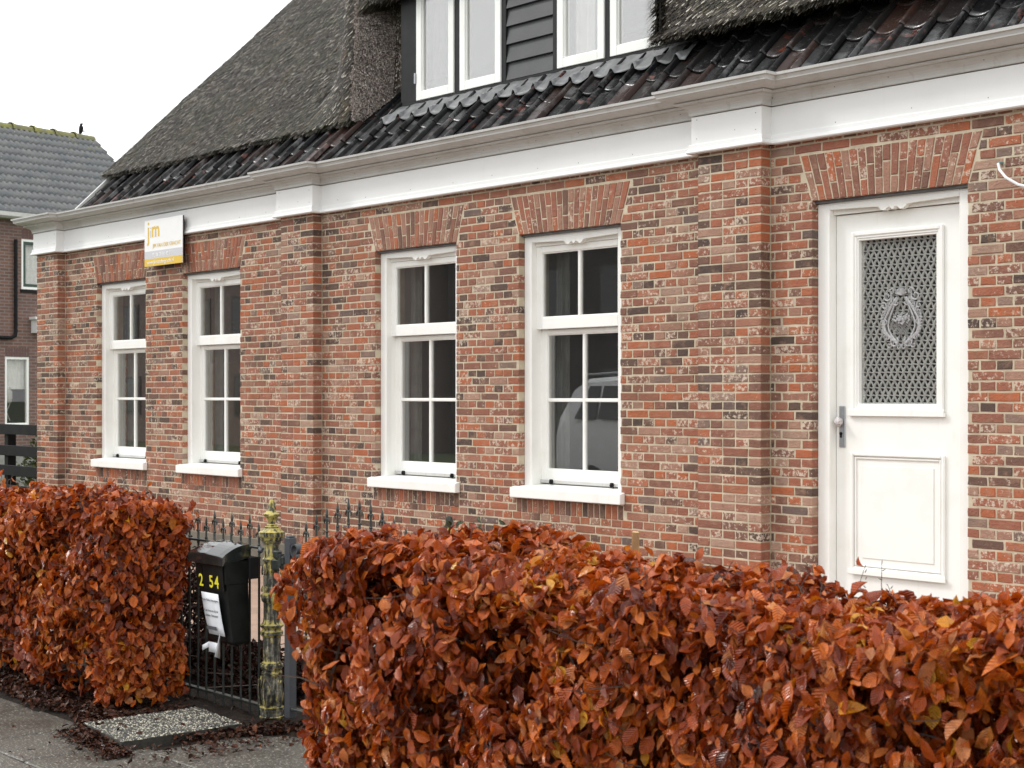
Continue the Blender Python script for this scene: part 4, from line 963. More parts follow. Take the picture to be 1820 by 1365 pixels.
def hedge(name, label, x0, x1, y0, y1, H, n_leaf, left_open, right_open, seed, z_lo=.05, big=.054):
    g = np.random.default_rng(seed); h = root('beech_hedge', ((x0+x1)/2, (y0+y1)/2, 0), label, 'hedge', 'copper beech hedges')
    top = lambda s: H + (-.017*(s-x0) if x0 > -6 else 0) + .014*np.sin(s*1.9+seed) + .020*np.sin(s*5.3) + .014*np.sin(s*11) + .014*np.sin(s*31+seed) + .010*np.sin(s*57)
    L = x1-x0; D = y1-y0; areas = np.array([L*H*1.15, L*D*1.2, D*H*1.2*left_open, D*H*1.2*right_open, L*H*.5, L*D*H*1.5]); pr = areas/areas.sum()
    f = g.choice(6, n_leaf, p=pr); u = g.random(n_leaf); v = g.random(n_leaf); dp = np.minimum(g.exponential(.055, n_leaf), .25)
    P = np.zeros((n_leaf,3)); Nn = np.zeros((n_leaf,3)); X = np.zeros((n_leaf,3)); r3 = g.normal(0,1,(n_leaf,3))
    s = x0 + L*u; z = z_lo + (top(s)-z_lo)*v; bul = .05*np.sin(math.pi*np.clip(v,0,1))
    rc = .09                                       # rounded shoulders
    m = f == 0; sh = np.where(z > H-rc, (1-np.sqrt(np.clip(1-((z-(H-rc))/rc)**2,0,1)))*rc, 0)
    P[m] = np.stack([s, y0 + dp - bul + und(s,z,seed) + sh + .10*np.clip(.25-z,0,.25)/.25, z],1)[m]; Nn[m] = [0,-1,.25]; X[m] = [0,-.25,-1]
    m = f == 1; y = y0 + D*v; P[m] = np.stack([s, y, top(s) - dp*.8 + und(s,y*3,seed+1)*.5 - .05*(np.abs(v-.5)*2)**4],1)[m]; Nn[m] = [0,-.15,1]
    X[m] = np.stack([g.normal(0,1,n_leaf), g.normal(-.1,1,n_leaf), g.normal(.1,.45,n_leaf)],1)[m]
    for k, (xx, sg) in ((2, (x0, -1)), (3, (x1, 1))):
        m = f == k; y = y0 + D*u; zz = z_lo + (top(xx)-z_lo)*v; rr = .10*(np.abs(u-.5)*2)**3 + .06*v**3
        P[m] = np.stack([xx - sg*(dp + rr) + sg*.05*np.sin(math.pi*v) + und(y*2,zz,seed+k)*.45, y, zz],1)[m]; Nn[m] = [sg,-.2,.25]; X[m] = [sg*.25,-.1,-1]
    m = f == 4; P[m] = np.stack([s, y1 - dp + und(s,z,seed+5)*.6, z],1)[m]; Nn[m] = [0,1,.25]; X[m] = [0,.25,-1]
    m = f == 5; P[m] = np.stack([s, y0 + .12 + (D-.2)*g.random(n_leaf), z_lo + .1 + (H-z_lo-.15)*v],1)[m]; Nn[m] = r3[m]; X[m] = [0,0,-1]
    # thin the shell in patches so that dark gaps open between the sprays
    gap = np.sin(P[:,0]*9.7+seed)*np.sin(P[:,2]*8.3+P[:,0]*2.1) + .75*np.sin(P[:,0]*23.1+P[:,2]*5)*np.sin(P[:,2]*19.7+1+P[:,0]*3); keep = ~((gap > .34) & (g.random(n_leaf) < .80) & (f != 1) & (f != 5)) & ~((P[:,2] < .16) & (g.random(n_leaf) < .5))
    keep &= (P[:,2] > .02)
    P, Nn, X, f, dp, r3 = P[keep], Nn[keep], X[keep], f[keep], dp[keep], r3[keep]; n = len(P)
    Nn = Nn + r3*.62; X = X + g.normal(0,.50,(n,3)); size = np.clip(g.normal(big,.012,n), .022, .075)
    nn = Nn/np.linalg.norm(Nn,axis=1,keepdims=True); X = X - (X*nn).sum(1,keepdims=True)*nn*.8
    rnd = np.zeros((n,4)); rnd[:,0] = np.clip(g.beta(2.6,2.2,n) + np.where(f == 1, .05, 0) + .10*np.sin(P[:,0]*4.1+P[:,2]*5), 0, 1); rnd[:,1] = g.random(n); rnd[:,2] = g.random(n); rnd[:,3] = 1  # top leaves coloured slightly lighter for the sky light they catch
    rnd[dp > .10, 0] *= .75  # leaves deep inside coloured darker to deepen the shade in the gaps
    Wd, F, UV = place_leaves(P - X/np.linalg.norm(X,axis=1,keepdims=True)*size[:,None]*.5, X, nn, size, seed)
    c = Wd.mean(1); d = np.linalg.norm(c - np.array([0,0,1.65]), axis=1)/size
    rt = np.array([.66415,.74753]); fw = np.array([-.74753,.66415]); xr = (c[:,:2]@rt)/(c[:,:2]@fw); yr = (c[:,2]-1.65)/(c[:,:2]@fw)
    vis = (np.abs(xr) < .33) & (yr > -.236) & (dp < .03) & ((f == 0) | (f == 1)); d = np.where(vis, d, 1e9); order = np.argsort(d); top300 = order[:300]
    rest = np.ones(n, bool); rest[top300] = False
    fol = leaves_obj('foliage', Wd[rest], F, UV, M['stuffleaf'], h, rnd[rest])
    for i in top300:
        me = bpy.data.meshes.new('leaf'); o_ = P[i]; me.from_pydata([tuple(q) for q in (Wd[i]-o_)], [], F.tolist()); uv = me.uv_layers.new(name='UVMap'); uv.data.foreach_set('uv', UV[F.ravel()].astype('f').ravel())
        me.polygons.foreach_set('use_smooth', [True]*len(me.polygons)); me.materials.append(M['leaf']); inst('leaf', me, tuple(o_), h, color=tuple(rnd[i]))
    # stems and twigs
    mb = MB(); rr = random.Random(seed)
    for k in range(int(L*16)):
        x = rr.uniform(x0+.05, x1-.05); y = rr.uniform(y0+.12, y1-.1); pts = [(x,y,0)]
        for q in range(5): pts.append((pts[-1][0]+rr.gauss(0,.05), pts[-1][1]+rr.gauss(0,.03), pts[-1][2]+H*.165))
        mb.tube(pts, [.013,.011,.009,.007,.005,.003], 4, False)
        for q in range(5):
            b = Vector(pts[rr.randint(1,5)]); e = b + Vector((rr.gauss(0,.13), rr.choice([-1,1])*rr.uniform(.06,.16), rr.uniform(.0,.07))); mb.tube([b, (b+e)/2+Vector((0,0,.015)), e], [.004,.003,.002], 3, False)
    mb.build('branch', M['twig'], h, kind='stuff')
    mb = MB(); tl = []
    for k in range(int(L*26)):
        x = rr.uniform(x0, x1); y = rr.uniform(y0, y1); z = float(top(x)) - .04; ln = rr.uniform(.05,.12) if rr.random() < .93 else rr.uniform(.12,.17)
        d = Vector((rr.gauss(0,.35), rr.gauss(0,.3), 1)).normalized(); b = Vector((x,y,z)); e = b + d*ln; mid = (b+e)/2 + Vector((rr.gauss(0,.01), rr.gauss(0,.01), 0))
        mb.tube([b, mid, e], [.0022,.0016,.0010], 3, False)
        for q in (.4,.65,.85,1.0):
            c_ = b + d*ln*q; s_ = Vector((rr.gauss(0,1), rr.gauss(0,1), .8)).normalized(); mb.tube([c_, c_+s_*.006, c_+s_*.016], [.0010,.0021,.0004], 3, False)
        if rr.random() < .16: tl.append((tuple(e), tuple(d + Vector((rr.gauss(0,.5), rr.gauss(0,.5), 0)))))
    for k in range(int(L*22)):                    # sprays leaning out of the face
        x = rr.uniform(x0, x1); z = rr.uniform(.2, H-.1); b = Vector((x, y0+.05, z)); e = b + Vector((rr.gauss(0,.08), -rr.uniform(.10,.20), rr.gauss(.02,.05))); mb.tube([b, (b+e)/2+Vector((0,0,-.01)), e], [.0026,.002,.0012], 3, False)
    if left_open > 1:
        for k in range(26):
            y = rr.uniform(y0, y1-.1); z = rr.uniform(.15, H-.1); b = Vector((x0+.08, y, z)); e = b + Vector((-rr.uniform(.14,.26), rr.gauss(0,.05), rr.gauss(.0,.06))); mb.tube([b, (b+e)/2+Vector((0,0,-.01)), e], [.0026,.002,.0012], 3, False)
            for q in (.55,.8,1.0): tl.append((tuple(b+(e-b)*q), tuple(Vector((-.6, -.2, -.5)) + Vector((rr.gauss(0,.4), rr.gauss(0,.4), rr.gauss(0,.4))))))
    mb.build('twig', M['twig'], h, kind='stuff')
    P2 = np.array([q[0] for q in tl]); X2 = np.array([q[1] for q in tl]); n2 = len(P2); N2 = g.normal(0,1,(n2,3)) + np.array([0,-.6,.3]); N2 /= np.linalg.norm(N2,axis=1,keepdims=True)
    Wd, F, UV = place_leaves(P2, X2, N2, np.clip(g.normal(.05,.01,n2),.03,.07), seed+9); r2 = np.ones((n2,4)); r2[:,0] = g.uniform(.3,1,n2); r2[:,1] = g.random(n2)
    leaves_obj('spray_leaves', Wd, F, UV, M['stuffleaf'], h, r2)
    return h
hedge('hedge', 'wide copper beech hedge with wet orange-brown leaves in front of the door and windows', -5.075, -1.0, 3.42, 4.16, 1.085, 60000, 1.5, .3, 11)
hedge('hedge', 'shorter copper beech hedge at the left, beside the letterbox and above the pebble slab', -12.0, -7.375, 3.78, 4.26, 1.07, 44000, .3, 1.5, 23)
# ------------------------------------------------------------------ details on the pavement
slab = root('pebble_slab', (-6.88, 3.82, 0), 'exposed pebble paving slab lying in front of the iron fence', 'slab')
M['agg'] = simple('slab_cement', (.022,.020,.016), (.045,.042,.032), 30, .85, .7, 120)
C4 = [(-7.14,3.53),(-6.63,3.47),(-6.61,4.10),(-7.12,4.15)]
mb = MB(); mb.hexa([(x,y,-.01) for x,y in C4] + [(x,y,.043) for x,y in C4]); mb.build('base', M['agg'], slab, bevel=.004)
M['pebble'] = (lambda t: t.bsdf(t.ramp(t.rnd('at')[0], [(0,(.02,.02,.018)),(.40,(.10,.095,.075)),(.62,(.27,.25,.19)),(1,(.52,.49,.39))]), .5))(NT('pebbles'))
mb = MB(); R2 = random.Random(5)
for k in range(2700):
    u, v = R2.random(), R2.random(); a = [C4[0][i]*(1-u)+C4[1][i]*u for i in (0,1)]; b = [C4[3][i]*(1-u)+C4[2][i]*u for i in (0,1)]; x, y = a[0]*(1-v)+b[0]*v, a[1]*(1-v)+b[1]*v
    mb.cur = (R2.random(),)*3+(1,); r = R2.uniform(.0035,.0085); q = R2.uniform(0,3); i = len(mb.v); e = R2.uniform(.6,1)
    for j in range(5): t = q + j*1.2566; mb.v.append((x+r*math.cos(t), y+r*e*math.sin(t), .042))
    mb.v.append((x, y, .042+r*.62)); mb.a += [mb.cur]*6
    for j in range(5): mb.f.append((i+j, i+(j+1) % 5, i+5))
mb.build('pebbles', M['pebble'], slab, smooth=True, kind='stuff')
# soil and fallen leaves along the hedge feet and round the slab
mb = MB(); rows = []
def edge(x):
    e = 3.60 + .03*math.sin(x*5) + .02*math.sin(x*13)
    if -7.45 < x < -6.45: e -= .17*math.sin(math.pi*(x+7.45)/1.0)
    if x > -6.75: e += .62*max(0, min(1, (x+6.75)/.35))
    return e
for i in range(160):
    x = -10.6 + i*(6.0/159); row = []
    for j in range(18):
        v = j/17; y = edge(x) + (4.6-edge(x))*v; row.append((x, y, -.006 + .026*min(1, v*5) + .007*math.sin(x*21+y*33) * min(1, v*6) + random.uniform(-.004,.006)*min(1,v*6)))
    rows.append(row)
mb.grid(rows); mb.build('soil', M['soil'], smooth=True, kind='structure')
def litter(n, fx, name, seed, lo=.02, hi=.05, dark=.5, label=None):
    g = np.random.default_rng(seed); pts = np.array([fx(g) for _ in range(n)]); X = np.stack([g.normal(0,1,n), g.normal(0,1,n), g.normal(0,.22,n)],1); Nn = np.stack([g.normal(0,.4,n), g.normal(0,.4,n), np.ones(n)],1); Nn /= np.linalg.norm(Nn,axis=1,keepdims=True)
    Wd, F, UV = place_leaves(pts, X, Nn, g.uniform(lo,hi,n), seed); r = np.ones((n,4)); r[:,0] = g.beta(1.6,3.2,n)*dark*1.6; r[:,1] = g.random(n)
    return leaves_obj(name, Wd, F, UV, M['litter'], None, r, label=label)
M['litter'] = leaf_mat('fallen_leaf', 'at', [(0, (.020,.012,.009)), (.3, (.055,.025,.015)), (.55, (.11,.040,.022)), (.8, (.20,.07,.03)), (1, (.30,.16,.08))], .05, spec=.25)
def fx1(g): x = g.uniform(-10.5,-5.0); return (x, edge(x) + .03 + abs(g.normal(0,.25)), .012+g.uniform(0,.02))
litter(9000, fx1, 'fallen_leaves', 31, label='dead brown leaves lying along the foot of the hedges')
def fx2(g):
    if g.random() < .62: x = g.uniform(-7.15,-6.50); return (x, 3.50 - abs(g.normal(0,.07)) + (x+6.9)*-.10, .004+g.uniform(0,.02))
    return (g.uniform(-6.6,-6.2), g.normal(3.9,.22), .008+g.uniform(0,.012)) if g.random() < .6 else (-7.16-abs(g.normal(0,.06)), g.uniform(3.5,4.2), .01+g.uniform(0,.02))
litter(1500, fx2, 'leaf_mulch', 32, .010, .040, .55, label='dark leaf mulch heaped around the pebble slab')
def fx3(g): return (g.uniform(-9.0,-5.2), g.uniform(2.3,3.5), .002)
litter(60, fx3, 'scattered_leaves', 33, .02, .05, .9, label='few dead leaves scattered on the paving')
# small green weeds
M['green'] = simple('weed_green', (.07,.12,.03), (.12,.17,.05), 20, .6)
def tuft(x, y, label, n=26, h=.07, seed=1):
    r = random.Random(seed); mb = MB()
    for k in range(n):
        a = r.uniform(0,6.28); l = r.uniform(.4,1)*h; b = Vector((x+r.gauss(0,.015), y+r.gauss(0,.015), 0)); m_ = b + Vector((math.cos(a)*l*.25, math.sin(a)*l*.25, l*.7)); e = b + Vector((math.cos(a)*l*.7, math.sin(a)*l*.7, l)); w = Vector((-math.sin(a), math.cos(a), 0))*.0025
        mb.face([b-w, b+w, m_+w*.8, m_-w*.8]); mb.face([m_-w*.8, m_+w*.8, e])
    return mb.build('weed_tuft', M['green'], label=label, cat='weed')
tuft(-8.25, 3.45, 'grass tuft on the pavement edge beneath the left hedge', 30, .10, 2)
tuft(-6.66, 3.62, 'small weed beside the right front corner of the pebble slab', 16, .05, 3)
# moss cushions in the slab joints
mb = MB(); r_ = random.Random(9)
M['moss'] = simple('moss', (.10,.12,.025), (.17,.17,.04), 40, .9, .8, 200, bd=.004)
for k in range(70):
    i = r_.randrange(110); x0, y0 = slabs[i]; 
    if r_.random() < .6: x, y = x0 + r_.uniform(0,.5), y0 + r_.gauss(0,.006)
    else: x, y = x0 + r_.gauss(0,.006), y0 + r_.uniform(0,.56)
    if y > 3.5: continue
    for q in range(3): mb.ball((x+r_.gauss(0,.02), y+r_.gauss(0,.008), -.002), r_.uniform(.008,.018), 7, 4, (1.3,.8,.35))
mb.build('moss', M['moss'], smooth=True, kind='stuff', label='moss cushions in the joints of the paving')
# wooden stake behind the hedge
st = root('wooden_stake', (-4.10, 4.25, 0), 'thin bare wooden stake sticking up behind the right hedge', 'stake')
M['wood'] = simple('raw_wood', (.34,.19,.075), (.22,.12,.05), 18, .7, .4, 60)
MB().tube([(-4.10,4.25,0),(-4.092,4.25,.6),(-4.085,4.25,1.135)], [.017,.016,.0145], 8).build('pole', M['wood'], st, smooth=False); MB().tube([(-4.085,4.25,1.1352),(-4.0845,4.25,1.138)], .013, 8).build('cut_end', simple('cut_wood', (.5,.33,.16), None, 1, .7), st)
# dark low shrubs in the front garden
def shrub(x, y, w, h, n, label, seed, ramp=None, mat=None, size=.035):
    g = np.random.default_rng(seed); s = root('garden_shrub', (x, y, 0), label, 'shrub', 'dark shrubs behind the iron fence')
    d = g.normal(0,1,(n,3)); d /= np.linalg.norm(d,axis=1,keepdims=True); d[:,2] = np.abs(d[:,2]); r = g.uniform(.55,1,n)[:,None]; P = np.array([x,y,.04]) + d*r*np.array([w,w*.8,h])*(1+.15*np.sin(d[:,:1]*9+d[:,1:2]*7))
    X = d + g.normal(0,.6,(n,3)); Nn = d + g.normal(0,.6,(n,3)); Nn /= np.linalg.norm(Nn,axis=1,keepdims=True)
    Wd, F, UV = place_leaves(P, X, Nn, g.uniform(size*.6,size*1.3,n), seed); q = np.ones((n,4)); q[:,0] = g.random(n); q[:,1] = g.random(n); leaves_obj('crown', Wd, F, UV, mat, s, q)
    mb = MB(); rr = random.Random(seed)
    for k in range(14): mb.tube([(x+rr.gauss(0,.03), y+rr.gauss(0,.03), 0), (x+rr.gauss(0,w*.35), y+rr.gauss(0,w*.35), h*.5), (x+rr.gauss(0,w*.6), y+rr.gauss(0,w*.5), h*.95)], [.007,.005,.002], 4, False)
    mb.build('stem', M['twig'], s); return s
M['dkleaf'] = leaf_mat('dark_shrub_leaf', 'at', [(0, (.002,.002,.002)), (.5, (.006,.005,.005)), (.85, (.014,.010,.009)), (1, (.04,.03,.025))], .05, spec=.12)
M['ivy'] = leaf_mat('ivy_leaf', 'at', [(0, (.015,.035,.012)), (.6, (.03,.065,.022)), (1, (.07,.11,.05))], .1)
shrub(-9.0, 5.05, .45, .66, 4200, 'dark leafy shrub behind the fence, left of the letterbox', 41, mat=M['dkleaf'])
shrub(-8.15, 4.85, .50, .17, 4200, 'low dark ground shrub directly below the letterbox', 42, mat=M['dkleaf'])
shrub(-7.35, 4.88, .50, .12, 4200, 'low dark ground shrub behind the first gate post', 43, mat=M['dkleaf'])
shrub(-9.58, 6.5, .17, .40, 1500, 'grey-black heather-like shrub seen through the gate beside its left stile', 44, mat=M['dkleaf'], size=.02)
iv = root('ivy_sprig', (-5.1, 4.36, .95), 'dark green ivy sprig beside the hidden post finial above the hedge', 'ivy')
g = np.random.default_rng(45); n = 46; P = np.array([-5.10,4.30,1.055]) + g.normal(0,1,(n,3))*np.array([.07,.02,.028]); Wd, F, UV = place_leaves(P, g.normal(0,1,(n,3)), np.array([[0,-1,.4]])+g.normal(0,.3,(n,3)), g.uniform(.03,.055,n), 45); q = np.ones((n,4)); q[:,0] = g.random(n); q[:,1]=.2; leaves_obj('crown', Wd, F, UV, M['ivy'], iv, q)
MB().tube([(-5.1,4.33,.0),(-5.08,4.32,.5),(-5.12,4.31,1.06)], [.006,.005,.003], 4).build('stem', M['twig'], iv)

# ------------------------------------------------------------------ the neighbour's house at the far left
Uc = (.6375, .7705); 
def cw(X, Z): return (X*.66415 - Z*.74753, X*.74753 + Z*.66415)        # camera ground plane to world
NO = cw(-910*46/2780, 46); nu = cw(.6375, .7705); nv = cw(.7705, -.6375)   # nu along the facade (away), nv out of the facade
NM = Matrix(((nu[0], -nv[0], 0, NO[0]), (nu[1], -nv[1], 0, NO[1]), (0,0,1,0), (0,0,0,1)))   # local x along facade, local y inwards
nb = root('neighbour_house', (0,0,0), 'purple-brown brick house with grey tiled roof and mossy ridge at the far left', 'house'); nb.matrix_basis = NM
def nmat():
    t = NT('purple_brown_brickwork'); p = t.coord('Object'); b = t.n('ShaderNodeTexBrick'); mp = t.mapp(p, (1,1,1), (math.radians(90),0,0)); t.l(mp, b.inputs['Vector'])
    b.inputs['Scale'].default_value = 1; b.inputs['Brick Width'].default_value = .30; b.inputs['Row Height'].default_value = .095; b.inputs['Mortar Size'].default_value = .012
    b.inputs['Color1'].default_value = (.13,.072,.055,1); b.inputs['Color2'].default_value = (.20,.098,.070,1); b.inputs['Mortar'].default_value = (.22,.19,.175,1)
    c = t.mix(t.math('MULTIPLY', t.gr(t.noise(p, 1.3, 4), .4, .7), .5), b.outputs[0], (.10,.07,.07)); return t.bsdf(c, .85, t.bump(b.outputs[1], -.4, .01))
M['nbrick'] = nmat(); M['nsold'] = simple('soldier_course', (.14,.075,.07), (.10,.058,.056), 20, .85)
E0, EZ = 7.02, 7.02; RISE = .81; RUN = 4.35; XN0, XN1 = -7.0, 6.05
def nbp(mb): return mb
def nbuild(mb, name, m, parent=nb, **kw):
    o = bpy.data.objects.new(name, mb.mesh(name, m, kw.pop('smooth', False))); COL.objects.link(o); o.parent = parent; return tag(o, **kw)
Wn = [(.72, 1.80, 4.82, 6.32, 'up'), (.17, .99, .76, 2.80, 'low')]
# windows positions along facade: u = distance from the frame edge at x=0
def wall_holes(mb, x0, x1, z0, z1, holes, y0, y1):
    xs_ = sorted({x0, x1} | {h[0] for h in holes} | {h[1] for h in holes}); 
    for xa, xb in zip(xs_, xs_[1:]):
        hs_ = sorted([h for h in holes if h[0] <= xa+1e-6 and h[1] >= xb-1e-6], key=lambda h: h[2]); z = z0
        for h in hs_: mb.box(xa, xb, y0, y1, z, h[2]); z = h[3]
        mb.box(xa, xb, y0, y1, z, z1)
mb = MB(); wall_holes(mb, XN0, XN1, -.1, E0-.05, Wn, 0, .25); mb.box(XN0, XN1, .25, 8.5, -.1, -.05) ; mb.box(XN1-.25, XN1, .2501, 8.4, 0, E0-.05); mb.box(XN0, XN0+.25, .2501, 8.4, 0, E0-.05); mb.box(XN0+.2501, XN1-.2501, 8.15, 8.4, 0, E0-.05)
for x_ in (XN1-.1, XN0+.1): mb.face([(x_,-.0,E0-.08),(x_,8.5,E0-.08),(x_,4.3,E0+3.15)])
mb.v = mb.v
nbuild(mb, 'wall', M['nbrick']); mb = MB(); mb.box(XN0, XN1-.26, 2.5, 2.6, 0, 7); mb.box(XN0, XN1-.26, .26, 2.5, 3.6, 3.7); nbuild(mb, 'interior_wall', M['room'])
for (xa, xb, za, zb, k) in Wn:
    wdw = MB(); t = .075
    wdw.box(xa, xa+t, .02, .12, za, zb); wdw.box(xb-t, xb, .02, .12, za, zb); wdw.box(xa+t, xb-t, .021, .12, za, za+t); wdw.box(xa+t, xb-t, .021, .12, zb-t, zb)
    w_ = nbuild(wdw, 'window', M['paint'])
    if k == 'up':
        q = MB(); e = t+.09; q.box(xa+t, xa+e, .04, .10, za+t, zb-t); q.box(xb-e, xb-t, .04, .10, za+t, zb-t); q.box(xa+e, xb-e, .041, .10, za+t, za+e); q.box(xa+e, xb-e, .041, .10, zb-e, zb-t); nbuild(q, 'casement', simple('dark_green_paint', (.02,.05,.035), None, 1, .4), w_)
    q = MB(); q.box(xa+t, xb-t, .07, .075, za+t, zb-t); nbuild(q, 'pane', M['glass3'], w_)
    q = MB(); zc = za + (1.08 if k == 'low' else .0)
    q.grid([[(xa+(xb-xa)*j/30, .20+.02*math.sin(j*1.3), z) for j in range(31)] for z in (zc, zb)]); nbuild(q, 'curtain', M['curtain'], w_, smooth=True)
    q = MB(); n = 9
    for j in range(n): q.box(xa+(xb-xa)*j/n+.01, xa+(xb-xa)*(j+1)/n-.01, -.004, .0, zb+.02, zb+.27)
    nbuild(q, 'lintel_bricks', M['nsold'], kind='stuff')
    if k == 'up': q = MB(); q.box(xa-.04, xb+.04, -.05, .02, za-.10, za-.005); nbuild(q, 'sill', M['black'])
    else:
        q = MB(); q.box(xa-.9, xb, -.05, .02, za-.07, za-.002); nbuild(q, 'sill', M['paint'])
# something pale standing in the lower window
q = MB(); q.lathe([(1.42,.10),(1.46,.16),(1.62,.17),(1.78,.17),(1.82,.12),(1.86,.14),(1.90,.12)], .42, .32, 14); lampo = nbuild(q, 'wicker_basket', simple('pale_wicker', (.5,.5,.47), (.3,.3,.28), 60, .7), smooth=True)
q = MB(); q.tube([(.30,.32,1.42),(.54,.32,.9)], .012, 6); q.tube([(.54,.32,1.42),(.30,.32,.9)], .012, 6); nbuild(q, 'basket_stand', M['curtain'])
# tiled roof: separate tiles, 12 courses
cosp, sinp = .775, .595; SL = RUN/cosp; NR_ = 12; EX = SL/NR_; TWN = .205
def ntile():
    mb = MB(); us = [0,.12,.25,.38,.5,.62,.75,.88,1]
    def row(d, hh): return [(u*TWN, d*cosp - sinp*h, d*sinp + cosp*h) for u in us for h in [hh + .040*math.cos(2*math.pi*u)]]
    mb.grid([row(0,-.005), row(0,.065), row(EX+.05,.0)]); return mb.mesh('roof_tile', M['ntile'], True)
def ntm():
    t = NT('grey_concrete_tile'); p = t.pos(); c = t.mix(t.gr(t.noise(p, 2.2, 4), .35, .7), (.135,.142,.15), (.20,.20,.195))
    sx = t.n('ShaderNodeSeparateXYZ'); t.l(p, sx.inputs[0]); hgt = t.n('ShaderNodeMapRange'); t.l(sx.outputs[2], hgt.inputs[0]); hgt.inputs[1].default_value = 9.2; hgt.inputs[2].default_value = 10.6
    c = t.mix(t.math('MULTIPLY', t.gr(t.math('ADD', t.noise(p, 3.1, 5, .7), t.math('MULTIPLY', hgt.outputs[0], .17)), .675, .77), .75), c, (.24,.23,.075))
    return t.bsdf(c, .7, t.bump(t.noise(p, 40, 3), .3, .01))
M['ntile'] = ntm(); tmesh = ntile()
q = MB(); q.face([(XN0-.3,-.25,E0-.03),(XN1+.15,-.25,E0-.03),(XN1+.15,4.35,E0+3.33),(XN0-.3,4.35,E0+3.33)]); q.face([(XN0-.3,-.25,E0-.13),(XN1+.15,-.25,E0-.13),(XN1+.15,4.35,E0+3.21),(XN0-.3,4.35,E0+3.21)]); q.face([(XN1+.15,-.25,E0-.13),(XN1+.15,-.25,E0-.03),(XN1+.15,4.35,E0+3.33),(XN1+.15,4.35,E0+3.21)])
q.face([(XN0-.3,4.35,E0+3.33),(XN1+.15,4.35,E0+3.33),(XN1+.15,9,E0-.2),(XN0-.3,9,E0-.2)]); roofn = nbuild(q, 'roof', M['black'])
ext = MB(); cnt = 0
for c in range(int((XN1+.15-(XN0-.3))/TWN)):
    x = XN1+.14 - (c+1)*TWN
    for r_i in range(NR_):
        d = r_i*EX; loc = (x, -.25 + d*cosp, E0 + d*sinp)
        if cnt < 300 and x > -.3+0 or cnt < 300 and c < 25: 
            o = bpy.data.objects.new('roof_tile', tmesh); o.location = loc; COL.objects.link(o); o.parent = roofn; cnt += 1
        else:
            base = len(ext.v); ext.v += [(v.co.x+loc[0], v.co.y+loc[1], v.co.z+loc[2]) for v in tmesh.vertices]; ext.a += [(.5,)*4]*len(tmesh.vertices); ext.f += [tuple(base+i for i in p.vertices) for p in tmesh.polygons]
nbuild(ext, 'roof_tiles', M['ntile'], roofn, smooth=True, kind='stuff')
M['ridge'] = simple('mossy_ridge', (.24,.23,.06), (.13,.13,.10), 3, .9, .5, 30, bd=.02)
for k in range(17):
    x = XN1 + .18 - (k+1)*.80; q = MB(); rows = []
    for xx, r in ((x+.80, .115), (x+.06, .125), (x+.06, .150), (x-.02, .150)):
        r *= 1.35; rows.append([(xx, 4.22+r*1.25*math.cos(a), E0+3.32+r*math.sin(a)*1.15) for a in [math.pi*j/8 for j in range(9)]])
    q.grid(rows); q.face(rows[0]); nbuild(q, 'ridge_tile', M['ridge'], roofn, smooth=True)
q = MB(); q.profile_x([(-.38,E0-.10),(-.38,E0+.02),(-.36,E0+.02),(-.35,E0-.07),(-.26,E0-.08),(-.25,E0-.01),(-.24,E0-.01),(-.24,E0-.16),(-.30,E0-.16)], XN0-.3, XN1+.15); q.box(XN0-.3, XN1+.15, -.2399, .0, E0-.16, E0-.13); nbuild(q, 'gutter', M['zinc'])
q = MB(); q.tube([(.48,-.08,E0-.75),(.48,-.08,3.55),(.46,-.08,3.42),(.34,-.08,3.36),(-.5,-.08,3.36)], .055, 8); nbuild(q, 'drainpipe', M['black'], smooth=True)
q = MB(); q.box(1.05, 1.7, -.30, -.002, 3.52, 3.92); q.box(.98, 1.75, -.34, -.0, 3.921, 4.0); nbuild(q, 'porch_canopy', M['frieze'])
# jackdaw on the ridge end
bird = root('bird', (0,0,0), 'small dark bird perched on the end of the mossy ridge', 'bird')
bl = NM @ Vector((XN1-.05, 4.3, E0+3.50)); bird.location = bl
q = MB(); q.tube([(-.26,0,.06),(-.17,0,.12),(-.09,0,.17),(0,0,.24),(.06,0,.31),(.085,0,.36),(.12,0,.385),(.15,0,.375),(.19,0,.36)], [.012,.025,.055,.085,.075,.045,.048,.032,.006], 10); q.v = [tuple(v) for v in q.v]
o = bpy.data.objects.new('body', q.mesh('body', M['black'], True)); COL.objects.link(o); o.parent = bird; bird.rotation_euler = (0, math.radians(-38), math.radians(60))
q = MB()
for sy in (-.025,.025): q.tube([(.0,sy,.20),(.07,sy,.09),(.085,sy,-.03)], [.014,.007,.005], 5)
o = bpy.data.objects.new('leg', q.mesh('leg', M['black'])); COL.objects.link(o); o.parent = bird

# ------------------------------------------------------------------ black board fence beside the house, planting behind
bf = root('board_fence', (-20, 9.4, 0), 'black horizontal board fence left of the house corner', 'fence')
for z in (1.10, .80, .52, .24):
    mb = MB(); mb.box(-25.5, -17.75, 9.38, 9.415, z, z+.145, .004); mb.build('board', M['black'], bf)
for x in (-25, -23.2, -21.45, -19.6, -17.9):
    mb = MB(); mb.box(x-.06, x+.06, 9.416, 9.54, -.1, 1.22, .006); mb.build('fence_post', M['black'], bf)
def clump(x, y, w, h, n, label, seed, mat, size): 
    s = shrub(x, y, w, h, n, label, seed, mat=mat, size=size); s['group'] = 'green shrubs beyond the board fence'; return s
M['gleaf'] = leaf_mat('green_leaf', 'at', [(0, (.02,.04,.012)), (.6, (.05,.09,.025)), (1, (.14,.18,.06))], .15)
clump(-26.5, 12.6, .8, 1.0, 1600, 'pale green bush between the boards at the photo edge', 51, M['gleaf'], .09)
clump(-23.0, 12.0, .5, .8, 1200, 'brownish green bush beyond the board fence post', 52, M['gleaf'], .08)
